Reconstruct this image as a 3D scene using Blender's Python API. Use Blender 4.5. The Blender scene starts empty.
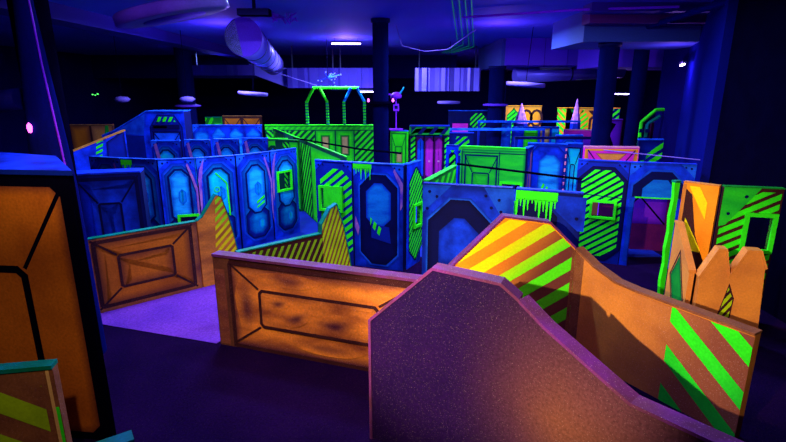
import bpy, bmesh, math, random
from mathutils import Vector
from mathutils.geometry import tessellate_polygon
random.seed(4)
SC = bpy.context.scene
COL = SC.collection
# ------------------------------------------------------------------ camera
cam_d = bpy.data.cameras.new('camera'); cam = bpy.data.objects.new('camera', cam_d); COL.objects.link(cam)
TH = math.atan(133 / 500.0)
cam.location = (0, 0, 4.0); cam.rotation_euler = (math.pi / 2 - TH, 0, 0)
cam_d.sensor_width = 36; cam_d.lens = 500 / 786 * 36; cam_d.clip_end = 200
SC.camera = cam
# ------------------------------------------------------------------ world and exposure
w = bpy.data.worlds.new('world'); SC.world = w; w.use_nodes = True
w.node_tree.nodes['Background'].inputs[0].default_value = (0.03, 0.02, 1, 1)
w.node_tree.nodes['Background'].inputs[1].default_value = 0.03
SC.view_settings.view_transform = 'Standard'; SC.view_settings.look = 'None'
SC.view_settings.gamma = 1; SC.view_settings.use_curve_mapping = False
SC.view_settings.exposure = 0.45
# ------------------------------------------------------------------ lights (some at lamp fixtures built further down, the rest added fills)
def area(loc, power, col, sx=1.2, sy=.1, rot=(0, 0, 0), spread=180):
    d = bpy.data.lights.new('tube_and_fill_light', 'AREA'); d.shape = 'RECTANGLE'; d.size = sx; d.size_y = sy
    d.energy = power; d.color = col; d.spread = math.radians(spread)
    o = bpy.data.objects.new('tube_and_fill_light', d); o.location = loc; o.rotation_euler = rot; COL.objects.link(o); return o
def point(loc, power, col, r=.15):
    d = bpy.data.lights.new('lamp_and_fill_light', 'POINT'); d.energy = power; d.color = col; d.shadow_soft_size = r
    o = bpy.data.objects.new('lamp_and_fill_light', d); o.location = loc; COL.objects.link(o); return o
def spot(loc, tgt, power, col, ang=60, blend=.5, r=.1):
    d = bpy.data.lights.new('added_spot_light', 'SPOT'); d.energy = power; d.color = col; d.spot_size = math.radians(ang); d.spot_blend = blend; d.shadow_soft_size = r
    o = bpy.data.objects.new('added_spot_light', d); o.location = loc; COL.objects.link(o)
    o.rotation_euler = (Vector(tgt) - Vector(loc)).to_track_quat('-Z', 'Y').to_euler(); return o
UV = (.36, .54, 1.0); VIO = (.40, .18, 1.0); WARM = (1.0, .80, .48)
ADDED_TUBES = [  # x, y, z, power, colour; unseen tubes added for base light
    (-3.0, 10.6, 5.75, 330, UV), (3.2, 10.6, 5.75, 270, UV), (0.0, 8.0, 5.75, 110, UV)]
for x, y, z, p, c in ADDED_TUBES: area((x, y, z), p, c)
for x, y, z, p in [(-1.95, 22, 5.7, 900), (-5.5, 17, 5.7, 420), (3.0, 16.5, 5.7, 420), (6.8, 26, 4.95, 600), (-9, 27, 5.7, 500), (8.5, 29.5, 5.7, 1000)]: area((x, y, z), p, UV)  # first sits at a lit tube lamp, the others are added without fixtures
for x, y, z, p in [(-1.0, 25.2, 3.7, 60), (13.2, 30, 3.6, 110), (-1.95, 22, 5.5, 190), (-5.5, 17, 5.35, 60), (3.4, 17, 5.3, 70), (-3, 10.6, 5.4, 70), (3.2, 10.6, 5.4, 60), (8, 29.5, 5.2, 90)]:
    if p: point((x, y, z), p, VIO)  # points away from the lit tubes are added fill without fixtures
spot((-3.4, -1.0, 5.15), (2.4, 6.8, 1.3), 4600, WARM, 34, .6, .04)
spot((-0.6, 1.2, 5.7), (1.5, 7.2, 1.9), 260, WARM, 26, .8)  # warm spots here are added to brighten the front walls
spot((-.6, 2.0, 5.7), (-.6, 6.7, .8), 1350, WARM, 46, .8)
spot((-2.4, 3.0, 5.7), (-4.6, 9.0, .8), 360, WARM, 40, .7)
spot((1.2, 1.2, 5.7), (5.6, 7.9, 1.4), 340, WARM, 30, .6)
spot((-1.4, 1.0, 5.7), (-4.2, 4.9, 1.9), 330, WARM, 55, .8)
area((1.5, 3.2, 5.75), 45, VIO)  # added violet fill without a fixture, like the next one
area((-2.6, 5.2, 5.75), 60, VIO)
for l in bpy.data.lights:
    if l.type == 'AREA': l.energy *= 1.5
# ------------------------------------------------------------------ materials
def nd(t, k, **kw):
    n = t.nodes.new(k)
    for a, b in kw.items(): setattr(n, a, b)
    return n
def mat(name, main, edge=None, var=None, scale=2.5, rough=.6, spec=.06, metal=0, emit=None, es=0, speck=0, vf=.6, grain=0.12, stretch=None):
    """painted surface: main colour, airbrushed edge colour (fade 0..1), cloudy variation colour"""
    m = bpy.data.materials.new(name); m.use_nodes = True; t = m.node_tree; b = t.nodes['Principled BSDF']
    if 'black' in name or 'wall' in name or 'column' in name or 'carpet' in name: spec = 0
    b.inputs['Roughness'].default_value = rough; b.inputs['Specular IOR Level'].default_value = spec; b.inputs['Metallic'].default_value = metal
    edge = edge or tuple(c * .25 for c in main); var = var or tuple(c * .55 for c in main)
    at = nd(t, 'ShaderNodeAttribute'); at.attribute_name = 'fade'
    tc = nd(t, 'ShaderNodeTexCoord'); mp = nd(t, 'ShaderNodeMapping'); t.links.new(tc.outputs['Object'], mp.inputs['Vector'])
    if stretch: mp.inputs['Rotation'].default_value = (0, -.75, 0); mp.inputs['Scale'].default_value = stretch
    n = nd(t, 'ShaderNodeTexNoise'); n.inputs['Scale'].default_value = scale; n.inputs['Detail'].default_value = 4
    t.links.new(mp.outputs[0], n.inputs['Vector'])
    r = nd(t, 'ShaderNodeMapRange'); r.inputs['From Min'].default_value = .38; r.inputs['From Max'].default_value = .68; r.inputs['To Max'].default_value = vf
    t.links.new(n.outputs['Fac'], r.inputs['Value'])
    m1 = nd(t, 'ShaderNodeMix', data_type='RGBA'); m1.inputs['A'].default_value = (*main, 1); m1.inputs['B'].default_value = (*var, 1)
    t.links.new(r.outputs[0], m1.inputs['Factor'])
    m2 = nd(t, 'ShaderNodeMix', data_type='RGBA'); m2.inputs['A'].default_value = (*edge, 1)
    t.links.new(m1.outputs['Result'], m2.inputs['B']); t.links.new(at.outputs['Fac'], m2.inputs['Factor'])
    # fine scuffing
    n2 = nd(t, 'ShaderNodeTexNoise'); n2.inputs['Scale'].default_value = 34; n2.inputs['Detail'].default_value = 5
    t.links.new(tc.outputs['Object'], n2.inputs['Vector'])
    r2 = nd(t, 'ShaderNodeMapRange'); r2.inputs['To Min'].default_value = 1 - grain * 2.4; r2.inputs['To Max'].default_value = 1 + grain * 1.4
    t.links.new(n2.outputs['Fac'], r2.inputs['Value'])
    m3 = nd(t, 'ShaderNodeVectorMath', operation='SCALE'); t.links.new(m2.outputs['Result'], m3.inputs[0]); t.links.new(r2.outputs[0], m3.inputs['Scale'])
    out = m3.outputs[0]
    if speck:
        v = nd(t, 'ShaderNodeTexNoise'); v.inputs['Scale'].default_value = 95; v.inputs['Detail'].default_value = 1
        t.links.new(tc.outputs['Object'], v.inputs['Vector'])
        rr = nd(t, 'ShaderNodeMapRange'); rr.inputs['From Min'].default_value = .66; rr.inputs['From Max'].default_value = .76; rr.inputs['To Max'].default_value = speck
        t.links.new(v.outputs['Fac'], rr.inputs['Value'])
        m4 = nd(t, 'ShaderNodeMix', data_type='RGBA'); m4.inputs['B'].default_value = (.9, .55, .6, 1)
        t.links.new(out, m4.inputs['A']); t.links.new(rr.outputs[0], m4.inputs['Factor']); out = m4.outputs['Result']
    t.links.new(out, b.inputs['Base Color'])
    bp = nd(t, 'ShaderNodeBump'); bp.inputs['Strength'].default_value = .12; bp.inputs['Distance'].default_value = .01
    t.links.new(n2.outputs['Fac'], bp.inputs['Height']); t.links.new(bp.outputs[0], b.inputs['Normal'])
    if emit: b.inputs['Emission Color'].default_value = (*emit, 1); b.inputs['Emission Strength'].default_value = es
    return m
M = dict(
    blue=mat('fluorescent_blue_paint', (.004, .040, .80), (.0, .004, .11), (.001, .006, .17), 2.6, vf=.95),
    lblue=mat('light_blue_paint', (.010, .11, .85), (.0, .015, .3), (.002, .02, .32), 2.8, vf=.95),
    dblue=mat('deep_blue_paint', (.002, .012, .26), (.0, .0, .04), (.001, .004, .10), 2),
    navy=mat('navy_paint', (.001, .002, .06), (.0, .0, .015), (.001, .001, .03), 3),
    sky=mat('cloudy_blue_paint', (.01, .42, .90), (.0, .02, .4), (.0, .02, .40), 1.7, stretch=(.7, 1, 2.6), vf=1),
    teal=mat('airbrushed_teal_blue_paint', (.0, .22, .50), (.0, .01, .20), (.0, .015, .24), 2.0, vf=1),
    smear=mat('pink_smear_paint', (.42, .12, .38), (.08, .03, .4), (.10, .03, .42), 5, vf=1),
    cyan=mat('cyan_paint', (.0, .6, .62), (.0, .08, .55), (.0, .2, .8), 2.4, vf=1),
    green=mat('fluorescent_green_paint', (.035, .95, .01), (.0, .28, .03), (.02, .62, .01), 3, vf=.6),
    dgreen=mat('dark_green_paint', (.008, .26, .02), (.0, .06, .02), (.0, .10, .02), 2),
    mgreen=mat('mid_green_paint', (.02, .62, .02), (.0, .14, .03), (.0, .28, .03), 1.6, stretch=(1, 1, 3)),
    vgreen=mat('deep_green_base_paint', (.004, .06, .03), (.0, .02, .02), (.0, .02, .03), 2),  # very dark green base under the stripes and hatching
    tgreen=mat('teal_edge_paint', (.0, .15, .07), (.0, .1, .2), (.0, .2, .3), 3),
    yellow=mat('fluorescent_yellow_paint', (1.0, .72, .005), (.09, .85, .01), (1.0, .60, .005), 3, vf=.5),
    ygreen=mat('yellow_green_paint', (.42, .62, .005), (.06, .22, .01), (.25, .36, .005), 3),
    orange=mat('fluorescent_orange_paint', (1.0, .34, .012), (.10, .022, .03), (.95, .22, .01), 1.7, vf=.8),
    tan=mat('airbrushed_orange_paint', (.95, .27, .03), (.06, .010, .03), (.20, .035, .02), 1.1, stretch=(1, 1, 2.6), vf=.95, speck=.3, grain=.2),
    tan2=mat('rust_orange_paint', (.62, .15, .012), (.05, .008, .02), (.36, .075, .01), 1.2, vf=.9, grain=.2),
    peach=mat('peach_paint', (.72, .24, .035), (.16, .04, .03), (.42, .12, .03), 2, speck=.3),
    brown=mat('dark_brown_paint', (.05, .011, .012), (.015, .002, .01), (.02, .004, .01), 3, speck=.15),
    mbrown=mat('mid_brown_paint', (.26, .085, .03), (.03, .006, .01), (.09, .02, .02), 3, speck=.25, grain=.2),
    purple=mat('speckled_purple_paint', (.018, .003, .060), (.21, .065, .035), (.010, .002, .045), 1.3, speck=.16, grain=.3, vf=.8),  # tan edge colour stands for the warm lamp's sheen
    vcap=mat('violet_light_cap_paint', (.11, .024, .07), (.1, .02, .1), (.18, .02, .28), 3, speck=.3),  # violet light on the wall tops put into the cap colour
    vio=mat('violet_paint', (.32, .02, .75), (.05, .0, .2), (.12, .01, .5), 2),
    magenta=mat('magenta_paint', (.80, .02, .40), (.1, .0, .15), (.35, .01, .45), 2),
    pink=mat('pink_paint', (.85, .25, .35), (.3, .05, .4), (.5, .1, .5), 2),
    dmag=mat('dark_magenta_paint', (.09, .003, .06), (.02, .0, .03), (.03, .0, .05), 3),
    black=mat('black_paint', (.0012, .0008, .008), (.001, .0005, .003), (.001, .0005, .005), 3),
    wall=mat('dark_navy_wall_paint', (.003, .002, .055), None, (.002, .001, .035), .6),  # navy, its blue raised to stand for haze glow in the hall
    rwall=mat('blue_side_wall_paint', (.003, .004, .11), None, (.004, .006, .10), .6),
    ceil=mat('ceiling_paint', (.07, .09, .60), (.01, .01, .1), (.14, .03, .5), .25, rough=.8),
    soff=mat('soffit_paint', (.035, .06, .24), (.01, .01, .1), (.06, .05, .36), .3, rough=.7),
    psoff=mat('violet_soffit_paint', (.14, .03, .62), (.01, .01, .1), (.08, .02, .5), .3, rough=.7),
    rsoff=mat('red_brown_beam_paint', (.12, .015, .14), (.01, .01, .1), (.08, .01, .14), .5, rough=.7),
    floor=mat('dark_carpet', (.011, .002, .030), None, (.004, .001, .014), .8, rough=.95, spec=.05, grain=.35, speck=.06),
    pfloor=mat('violet_floor', (.17, .03, .36), None, (.09, .015, .30), 1.0, rough=.8, grain=.3, speck=.2),  # lighter violet than the rest of the floor
    bfloor=mat('blue_floor_paint', (.006, .02, .30), None, (.004, .01, .18), .8, rough=.6),
    metal2=mat('duct_metal_painted_dim', (.035, .018, .22), None, (.02, .01, .15), .5, rough=.6, metal=0, grain=.05),  # darkened copy of the duct metal, dim light put into its colour
    metal=mat('duct_metal', (.24, .15, .86), None, (.14, .10, .70), .8, rough=.38, metal=.35, grain=.05),
    dmetal=mat('dull_metal', (.05, .05, .12), None, None, 2, rough=.4, metal=.5),
    column=mat('column_paint', (.002, .003, .05), None, (.001, .002, .03), 1.5),
    cover=mat('column_cover_fabric', (.003, .004, .08), None, (.002, .003, .045), 2, stretch=(5, 5, .6)),
    cream=mat('cream_panel', (.75, .42, .12), None, (.5, .25, .1), 3),
    tube=mat('lit_tube', (1, 1, 1), emit=(.55, .40, 1.0), es=14),
    led=mat('lit_led', (1, .1, .6), emit=(.9, .08, .8), es=4),
    bled=mat('blue_led', (.1, .1, 1), emit=(.1, .1, 1), es=3),
    gled=mat('green_led', (.1, 1, .1), emit=(.1, 1, .15), es=1.5),
    laser=mat('laser_green', (0, .05, .03), emit=(.0, .40, .22), es=.22),
    dish=mat('saucer_plastic', (.20, .10, .50), None, (.10, .06, .35), 2),
)
# ------------------------------------------------------------------ object helpers
def props(o, label=None, cat=None, group=None, kind=None):
    if label: o['label'] = label
    if cat: o['category'] = cat
    if group: o['group'] = group
    if kind or label: o['kind'] = kind or 'thing'
    return o
def empty(name, loc, rz, label, cat, group=None):
    o = bpy.data.objects.new(name, None); o.empty_display_size = .2; o.location = loc; o.rotation_euler = (0, 0, rz); COL.objects.link(o)
    return props(o, label, cat, group)
class MB:
    def __init__(s):
        s.bm = bmesh.new(); s.fl = s.bm.loops.layers.float_color.new('fade'); s.mats = []
    def mi(s, m):
        if m not in s.mats: s.mats.append(m)
        return s.mats.index(m)
    def face(s, pts, m, fades=None):
        vs = [s.bm.verts.new(p) for p in pts]
        try: f = s.bm.faces.new(vs)
        except ValueError: return
        f.material_index = s.mi(m)
        for i, l in enumerate(f.loops):
            v = 1 if fades is None else fades[i]; l[s.fl] = (v, v, v, 1)
        return f
    def box(s, x0, y0, z0, x1, y1, z1, m):
        a = [(x0, y0), (x1, y0), (x1, y1), (x0, y1)]
        s.face([(*p, z0) for p in a[::-1]], m); s.face([(*p, z1) for p in a], m)
        for i in range(4):
            p, q = a[i], a[(i + 1) % 4]; s.face([(*p, z0), (*q, z0), (*q, z1), (*p, z1)], m)
    def tube(s, p, q, r, m, n=10, r2=None, caps=True):
        p, q = Vector(p), Vector(q); d = (q - p).normalized(); r2 = r if r2 is None else r2
        a = d.orthogonal().normalized(); b = d.cross(a)
        A = [p + (a * math.cos(t) + b * math.sin(t)) * r for t in [2 * math.pi * i / n for i in range(n)]]
        B = [q + (a * math.cos(t) + b * math.sin(t)) * r2 for t in [2 * math.pi * i / n for i in range(n)]]
        for i in range(n):
            f = s.face([A[i], A[(i + 1) % n], B[(i + 1) % n], B[i]], m)
            if f and n > 8: f.smooth = True
        if caps: s.face(A[::-1], m); s.face(B, m)
    def path(s, pts, r, m, n=8):
        for a, b in zip(pts, pts[1:]): s.tube(a, b, r, m, n)
    def lathe(s, prof, m, n=28, c=(0, 0)):
        for (r0, z0), (r1, z1) in zip(prof, prof[1:]):
            for i in range(n):
                a, b = 2 * math.pi * i / n, 2 * math.pi * (i + 1) / n
                P = [(c[0] + r * math.cos(t), c[1] + r * math.sin(t), z) for r, z, t in ((r0, z0, a), (r0, z0, b), (r1, z1, b), (r1, z1, a))]
                if r0 < 1e-4: P = P[1:]
                elif r1 < 1e-4: P = P[:3]
                f = s.face(P, m)
                if f: f.smooth = True
    def build(s, name, parent=None, weld=True):
        if weld: bmesh.ops.remove_doubles(s.bm, verts=s.bm.verts, dist=.0004)
        me = bpy.data.meshes.new(name); s.bm.to_mesh(me); s.bm.free()
        for m in s.mats: me.materials.append(m if not isinstance(m, str) else M[m])
        o = bpy.data.objects.new(name, me); COL.objects.link(o); o.parent = parent; return o
# ---- 2-D polygon helpers
def clip(poly, n, d):      # keep points with dot(p,n) <= d
    out = []
    for i in range(len(poly)):
        a, b = poly[i], poly[(i + 1) % len(poly)]
        da = a[0] * n[0] + a[1] * n[1] - d; db = b[0] * n[0] + b[1] * n[1] - d
        if da <= 0: out.append(a)
        if da * db < 0:
            t = da / (da - db); out.append((a[0] + (b[0] - a[0]) * t, a[1] + (b[1] - a[1]) * t))
    return out
def area2(p): return sum(p[i][0] * p[(i + 1) % len(p)][1] - p[(i + 1) % len(p)][0] * p[i][1] for i in range(len(p))) / 2
def ccw(p): return p if area2(p) > 0 else p[::-1]
def inter(poly, conv):
    conv = ccw(conv)
    for i in range(len(conv)):
        a, b = conv[i], conv[(i + 1) % len(conv)]
        n = (b[1] - a[1], -(b[0] - a[0])); poly = clip(poly, n, a[0] * n[0] + a[1] * n[1])
        if len(poly) < 3: return []
    return poly
def minus(poly, rc):
    x0, y0, x1, y1 = rc; res = []
    l = clip(poly, (1, 0), x0); r = clip(poly, (-1, 0), -x1); mid = clip(clip(poly, (-1, 0), -x0), (1, 0), x1)
    for q in (l, r):
        if len(q) > 2: res.append(q)
    if len(mid) > 2:
        for q in (clip(mid, (0, 1), y0), clip(mid, (0, -1), -y1)):
            if len(q) > 2: res.append(q)
    return res
def inset(poly, d):
    poly = ccw(poly); n = len(poly); out = []
    for i in range(n):
        a, b, c = [Vector(poly[(i + k) % n]) for k in (-1, 0, 1)]
        u = (b - a).normalized(); v = (c - b).normalized(); nu = Vector((-u.y, u.x)); nv = Vector((-v.y, v.x))
        m = nu + nv; out.append(tuple(b + m * (d / max(.3, m.dot(nu)))))
    return out
def rect(x0, y0, x1, y1): return [(x0, y0), (x1, y0), (x1, y1), (x0, y1)]
def octo(x0, y0, x1, y1, c, cb=None):
    cb = c if cb is None else cb
    p = [(x0, y0 + cb), (x0 + cb, y0), (x1 - cb, y0), (x1, y0 + cb)] if cb > 0 else [(x0, y0), (x1, y0)]
    return p + [(x1, y1 - c), (x1 - c, y1), (x0 + c, y1), (x0, y1 - c)]
class Panel:
    """a painted plywood panel standing from p0 to p1 (left to right as seen from the arena balcony)"""
    def __init__(s, name, label, cat, p0, p1, H=2.4, base='blue', cap='dblue', outline=None, top=None, th=.1, holes=(), group=None, z=0, capt=.035, back=None, soft=0, overhang=.015):
        if not outline:
            v = Vector((p1[0] - p0[0], p1[1] - p0[1])).normalized() * .02; p0 = (p0[0] + v.x, p0[1] + v.y); p1 = (p1[0] - v.x, p1[1] - v.y)
        s.W = math.hypot(p1[0] - p0[0], p1[1] - p0[1]); s.H = H; s.th = th; s.lay = 1; s.holes = list(holes)
        s.root = empty(name, (p0[0], p0[1], z), math.atan2(p1[1] - p0[1], p1[0] - p0[0]), label, cat, group)
        s.b = MB(); W = s.W
        outline = outline or rect(0, 0, W, H); s.outline = outline
        s.cap, s.capt, s.oh = cap, capt, overhang
        s.top = top or [(0, H), (W, H)]
        loops = [[Vector((x, y, 0)) for x, y in ccw(outline)]] + [[Vector((x, y, 0)) for x, y in rect(*h)[::-1]] for h in s.holes]
        flat = [v for l in loops for v in l]
        for tri in tessellate_polygon(loops):
            P = [(flat[i].x, flat[i].y) for i in tri]; P = ccw(P)
            s.b.face([(x, 0, y) for x, y in P], base); s.b.face([(x, th, y) for x, y in P[::-1]], back or base)
        if s.outline == rect(0, 0, W, H) and not s.holes and W > .5 and base in ('blue', 'lblue', 'dblue', 'tan', 'mgreen'): s.soft(rect(0, 0, W, H), min(.22, W * .3), base, .25, 1)
        for l in loops:
            for i in range(len(l)):
                a, c = l[i], l[(i + 1) % len(l)]
                s.b.face([(a.x, 0, a.y), (a.x, th, a.y), (c.x, th, c.y), (c.x, 0, c.y)], 'navy' if base in ('blue', 'dblue', 'navy') else (base if base not in ('vgreen',) else 'dgreen'))
    def y(s): return -.0022 * s.lay
    def up(s): s.lay += 1; return s
    def fill(s, poly, m, fade=None, regions=None):
        ps = [ccw(list(poly))]
        if regions: ps = [q for q in (inter(p, r) for p in ps for r in regions) if len(q) > 2]
        for h in s.holes: ps = [q for p in ps for q in minus(p, h)]
        for p in ps:
            if abs(area2(p)) < 1e-5: continue
            s.b.face([(x, s.y(), z) for x, z in p], m, [fade(x, z) for x, z in p] if callable(fade) else ([fade] * len(p) if fade is not None else None))
        return s
    def soft(s, poly, d, m, f0=0, f1=1):
        poly = ccw(poly); inn = inset(poly, d); n = len(poly)
        A = list(poly)
        for i in range(n):
            q = [A[i], A[(i + 1) % n], inn[(i + 1) % n], inn[i]]; f = [f0, f0, f1, f1]
            if s.holes and any(minus([p for p in q], h) != [q] and len(inter(q, rect(*h))) > 2 for h in s.holes):
                s.fill(q, m, (f0 + f1) / 2)
            else: s.b.face([(x, s.y(), z) for x, z in q], m, f)
        s.fill(inn, m, f1); s.up(); return s
    def line(s, a, b, w_, m, regions=None):
        a, b = Vector(a), Vector(b); d = (b - a).normalized(); n = Vector((-d.y, d.x)) * w_ / 2; e = d * w_ * .25
        s.fill([tuple(a - n - e), tuple(b - n + e), tuple(b + n + e), tuple(a + n - e)], m, regions=regions); return s
    def loop(s, poly, w_, m, regions=None):
        poly = ccw(poly)
        inn = inset(poly, w_)
        n = len(poly)
        for i in range(n): s.fill([poly[i], poly[(i + 1) % n], inn[(i + 1) % n], inn[i]], m, regions=regions)
        return s
    def stripes(s, poly, m, per, duty=.5, ang=35, off=0, fade=None, regions=None):
        a = math.radians(ang); d = (math.cos(a), math.sin(a)); n = (-d[1], d[0])
        vals = [p[0] * n[0] + p[1] * n[1] for p in poly]; k = math.floor((min(vals) - off) / per)
        while k * per + off < max(vals):
            lo = k * per + off; hi = lo + per * duty
            q = clip(clip(ccw(poly), n, hi), (-n[0], -n[1]), -lo)
            if len(q) > 2: s.fill(q, m, fade, regions)
            k += 1
        s.up(); return s
    def bolt(s, x, z, r=.03, m='navy'):
        s.fill([(x + r * math.cos(t), z + r * math.sin(t)) for t in [k * math.pi / 4 for k in range(8)]], m); return s
    def frames(s, x0, y0, x1, y1, dx, dy, m, dark, lw=.05, of=.07, sd=.12, inner=True):
        """outer dark frame, corner diagonals, inner rounded rectangle"""
        s.soft(octo(x0, y0, x1, y1, of * .8), sd, m)
        s.loop(octo(x0, y0, x1, y1, of * .8), of, dark).up()
        ix0, iy0, ix1, iy1 = x0 + dx, y0 + dy, x1 - dx, y1 - dy
        for a, b in (((x0, y0), (ix0, iy0)), ((x1, y0), (ix1, iy0)), ((x0, y1), (ix0, iy1)), ((x1, y1), (ix1, iy1))): s.line(a, b, lw * .8, dark)
        s.up()
        if inner:
            o = octo(ix0, iy0, ix1, iy1, lw); s.soft(o, sd, m, .15); s.loop(o, lw, dark).up()
        return s
    def arch(s, x0, x1, z0=.12, z1=None, inner='sky', streak=True, base='teal', rim='lblue'):
        z1 = z1 or s.H - .1; w_ = x1 - x0; c = w_ * .3; cx = (x0 + x1) / 2
        s.soft(octo(x0, z0, x1, z1, c), .07, rim, 0, .8)
        s.soft(octo(x0 + .05, z0 + .05, x1 - .05, z1 - .05, c), .16, base, 0, .9)
        s.soft(octo(cx - w_ * .40, z0 + .08, cx + w_ * .40, z0 + (z1 - z0) * .42, w_ * .2), .14, 'dblue', 0, .9)
        s.soft(octo(cx - w_ * .30, z0 + .20, cx + w_ * .30, z0 + (z1 - z0) * .36, w_ * .16), .15, base, .1, 1)
        ww = w_ * .56; o = octo(cx - ww / 2, z0 + (z1 - z0) * .36, cx + ww / 2, z1 - w_ * .24, ww * .34)
        s.soft(inset(o, -.05), .05, 'dblue', .3, .2)
        s.soft(o, .10, inner, .1, 1)
        s.soft(octo(cx + w_ * .02, z0 + .30, cx + w_ * .22, z0 + (z1 - z0) * .28, w_ * .09), w_ * .09, 'cyan', 0, .8)
        s.soft(octo(cx - ww * .10, z0 + (z1 - z0) * .55, cx + ww * .30, z0 + (z1 - z0) * .72, ww * .18), ww * .18, 'cyan', .0, .8)
        s.loop(o, .012, 'teal' if inner != 'cyan' else 'tgreen').up()
        return s
    def blob(s, cx, cz, rx, rz, m, f0=.05, f1=1, ang=0, n=20):
        def pt(k, r):
            t = 2 * math.pi * k / n; x = rx * r * math.cos(t) * (1 + .12 * math.sin(3 * t)); z = rz * r * math.sin(t); a = math.radians(ang)
            return (cx + x * math.cos(a) - z * math.sin(a), cz + x * math.sin(a) + z * math.cos(a))
        R_ = (0, .25, .5, .75, 1); F = [f0 + (f1 - f0) * (r * r * (3 - 2 * r)) for r in R_]
        for r0, r1, a, b in zip(R_, R_[1:], F, F[1:]):
            for k in range(n):
                P = [pt(k, r0), pt(k + 1, r0), pt(k + 1, r1), pt(k, r1)] if r0 else [(cx, cz), pt(k + 1, r1), pt(k, r1)]
                Q = [a, a, b, b] if r0 else [a, b, b]
                s.b.face([(x, s.y(), z) for x, z in P], m, Q)
        s.up(); return s
    def corners(s, m='lblue', c=.34):
        for x, k in ((0, 1), (s.W, -1)):
            s.fill([(x, s.H), (x + k * c, s.H), (x, s.H - c)], m, .8)
        s.up()
        for x, k in ((0, 1), (s.W, -1)): s.bolt(x + k * .09, s.H - .09, .025).bolt(x + k * .2, s.H - .07, .02)
        s.up(); return s
    def drip(s, x0, x1, zt, d, m='green', n=9):
        s.fill(rect(x0, zt - d * .28, x1, zt), m)
        for i in range(n):
            q = (x1 - x0) / n; a = x0 + q * i; b = a + q * random.uniform(.7, 1.0); L = d * random.choice((.38, .5, .95, 1.15, .62, 1.0)); cw = (b - a)
            s.fill([(a, zt - d * .25), (b, zt - d * .25), (b - cw * .3, zt - L * .7), (b - cw * .38, zt - L), (a + cw * .38, zt - L), (a + cw * .25, zt - L * .7)], m)
        s.up(); return s
    def winframe(s, h, m='green', fw=.07):
        x0, y0, x1, y1 = h; f = MB(); o = [(x0 - fw, y0 - fw), (x1 + fw, y0 - fw), (x1 + fw, y1 + fw), (x0 - fw, y1 + fw)]; i_ = rect(*h)
        for k in range(4):
            a, b, c, d = o[k], o[(k + 1) % 4], i_[(k + 1) % 4], i_[k]
            f.face([(a[0], -.045, a[1]), (b[0], -.045, b[1]), (c[0], -.045, c[1]), (d[0], -.045, d[1])], m)
            f.face([(a[0], -.001, a[1]), (b[0], -.001, b[1]), (b[0], -.045, b[1]), (a[0], -.045, a[1])], m)
            f.face([(d[0], -.045, d[1]), (c[0], -.045, c[1]), (c[0], s.th, c[1]), (d[0], s.th, d[1])], m)
        f.build('window_frame', s.root); return s
    def done(s, capname='top_cap'):
        s.b.build('board', s.root)
        if s.cap:
            c = MB(); t = s.top; n = len(t); off = []
            for i in range(n):
                p = Vector(t[i]); ns = []
                for a, b in ((i - 1, i), (i, i + 1)):
                    if a >= 0 and b < n:
                        d = (Vector(t[b]) - Vector(t[a])).normalized(); ns.append(Vector((-d.y, d.x)))
                m_ = sum(ns, Vector((0, 0)))
                off.append(p + (Vector((0, s.capt / m_.y)) if len(ns) == 1 and m_.y > .5 else m_ * (s.capt / max(.35, m_.dot(ns[0])))))
            y0, y1 = -s.oh, s.th + s.oh
            for i in range(n - 1):
                a, b, A, B = Vector(t[i]), Vector(t[i + 1]), off[i], off[i + 1]
                for P in ([(A.x, y0, A.y), (B.x, y0, B.y), (B.x, y1, B.y), (A.x, y1, A.y)], [(a.x, y0, a.y), (b.x, y0, b.y), (B.x, y0, B.y), (A.x, y0, A.y)],
                          [(b.x, y1, b.y), (a.x, y1, a.y), (A.x, y1, A.y), (B.x, y1, B.y)], [(a.x, y1, a.y), (b.x, y1, b.y), (b.x, y0, b.y), (a.x, y0, a.y)]): c.face(P, s.cap)
            for a, A in ((t[0], off[0]), (t[-1], off[-1])): c.face([(a[0], y0, a[1]), (A.x, y0, A.y), (A.x, y1, A.y), (a[0], y1, a[1])], s.cap)
            c.build(capname, s.root)
        return s.root
def struct(name, fn, kind='structure'):
    b = MB(); fn(b); o = b.build(name); o['kind'] = kind; return o
# ================================================================== SETTING
ZC = 6.0
struct('floor', lambda b: b.face([(-24, -3, 0), (24, -3, 0), (24, 47, 0), (-24, 47, 0)], 'floor'))
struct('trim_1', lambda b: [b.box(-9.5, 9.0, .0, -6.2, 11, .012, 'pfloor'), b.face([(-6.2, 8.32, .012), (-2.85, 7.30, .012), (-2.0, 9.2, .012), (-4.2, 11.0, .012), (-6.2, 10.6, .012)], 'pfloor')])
struct('trim_2', lambda b: b.box(-3.6, 11.6, .0, 6.6, 20, .014, 'bfloor'))
struct('ceiling', lambda b: b.face([(-24, 47, ZC), (24, 47, ZC), (24, -3, ZC), (-24, -3, ZC)], 'ceil'))
struct('wall_back', lambda b: b.box(-24, 46.5, 0, 24, 46.8, ZC, 'wall'))
struct('wall_left', lambda b: b.box(-19.3, -3, 0, -19, 46.5, ZC, 'wall'))
struct('wall_front', lambda b: b.box(-19, -3.3, 0, 7, -3, ZC, 'wall'))
struct('wall_right', lambda b: b.box(6.9, -3, 0, 7.2, 10.8, ZC, 'black'))
def rw(b):
    P = [(6.75, 10.85), (9.0, 16.0), (9.2, 15.9), (6.95, 10.75)]
    for i in range(4):
        p, q = P[i], P[(i + 1) % 4]; b.face([(*p, 0), (*q, 0), (*q, ZC), (*p, ZC)], 'rwall')
struct('wall_right_corner', rw)
struct('wall_right_far', lambda b: b.box(20, 16, 0, 20.3, 46.5, ZC, 'wall'))
struct('wall_right_return', lambda b: b.box(9.0, 15.9, 0, 9.2, 17.5, ZC, 'wall'))
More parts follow.
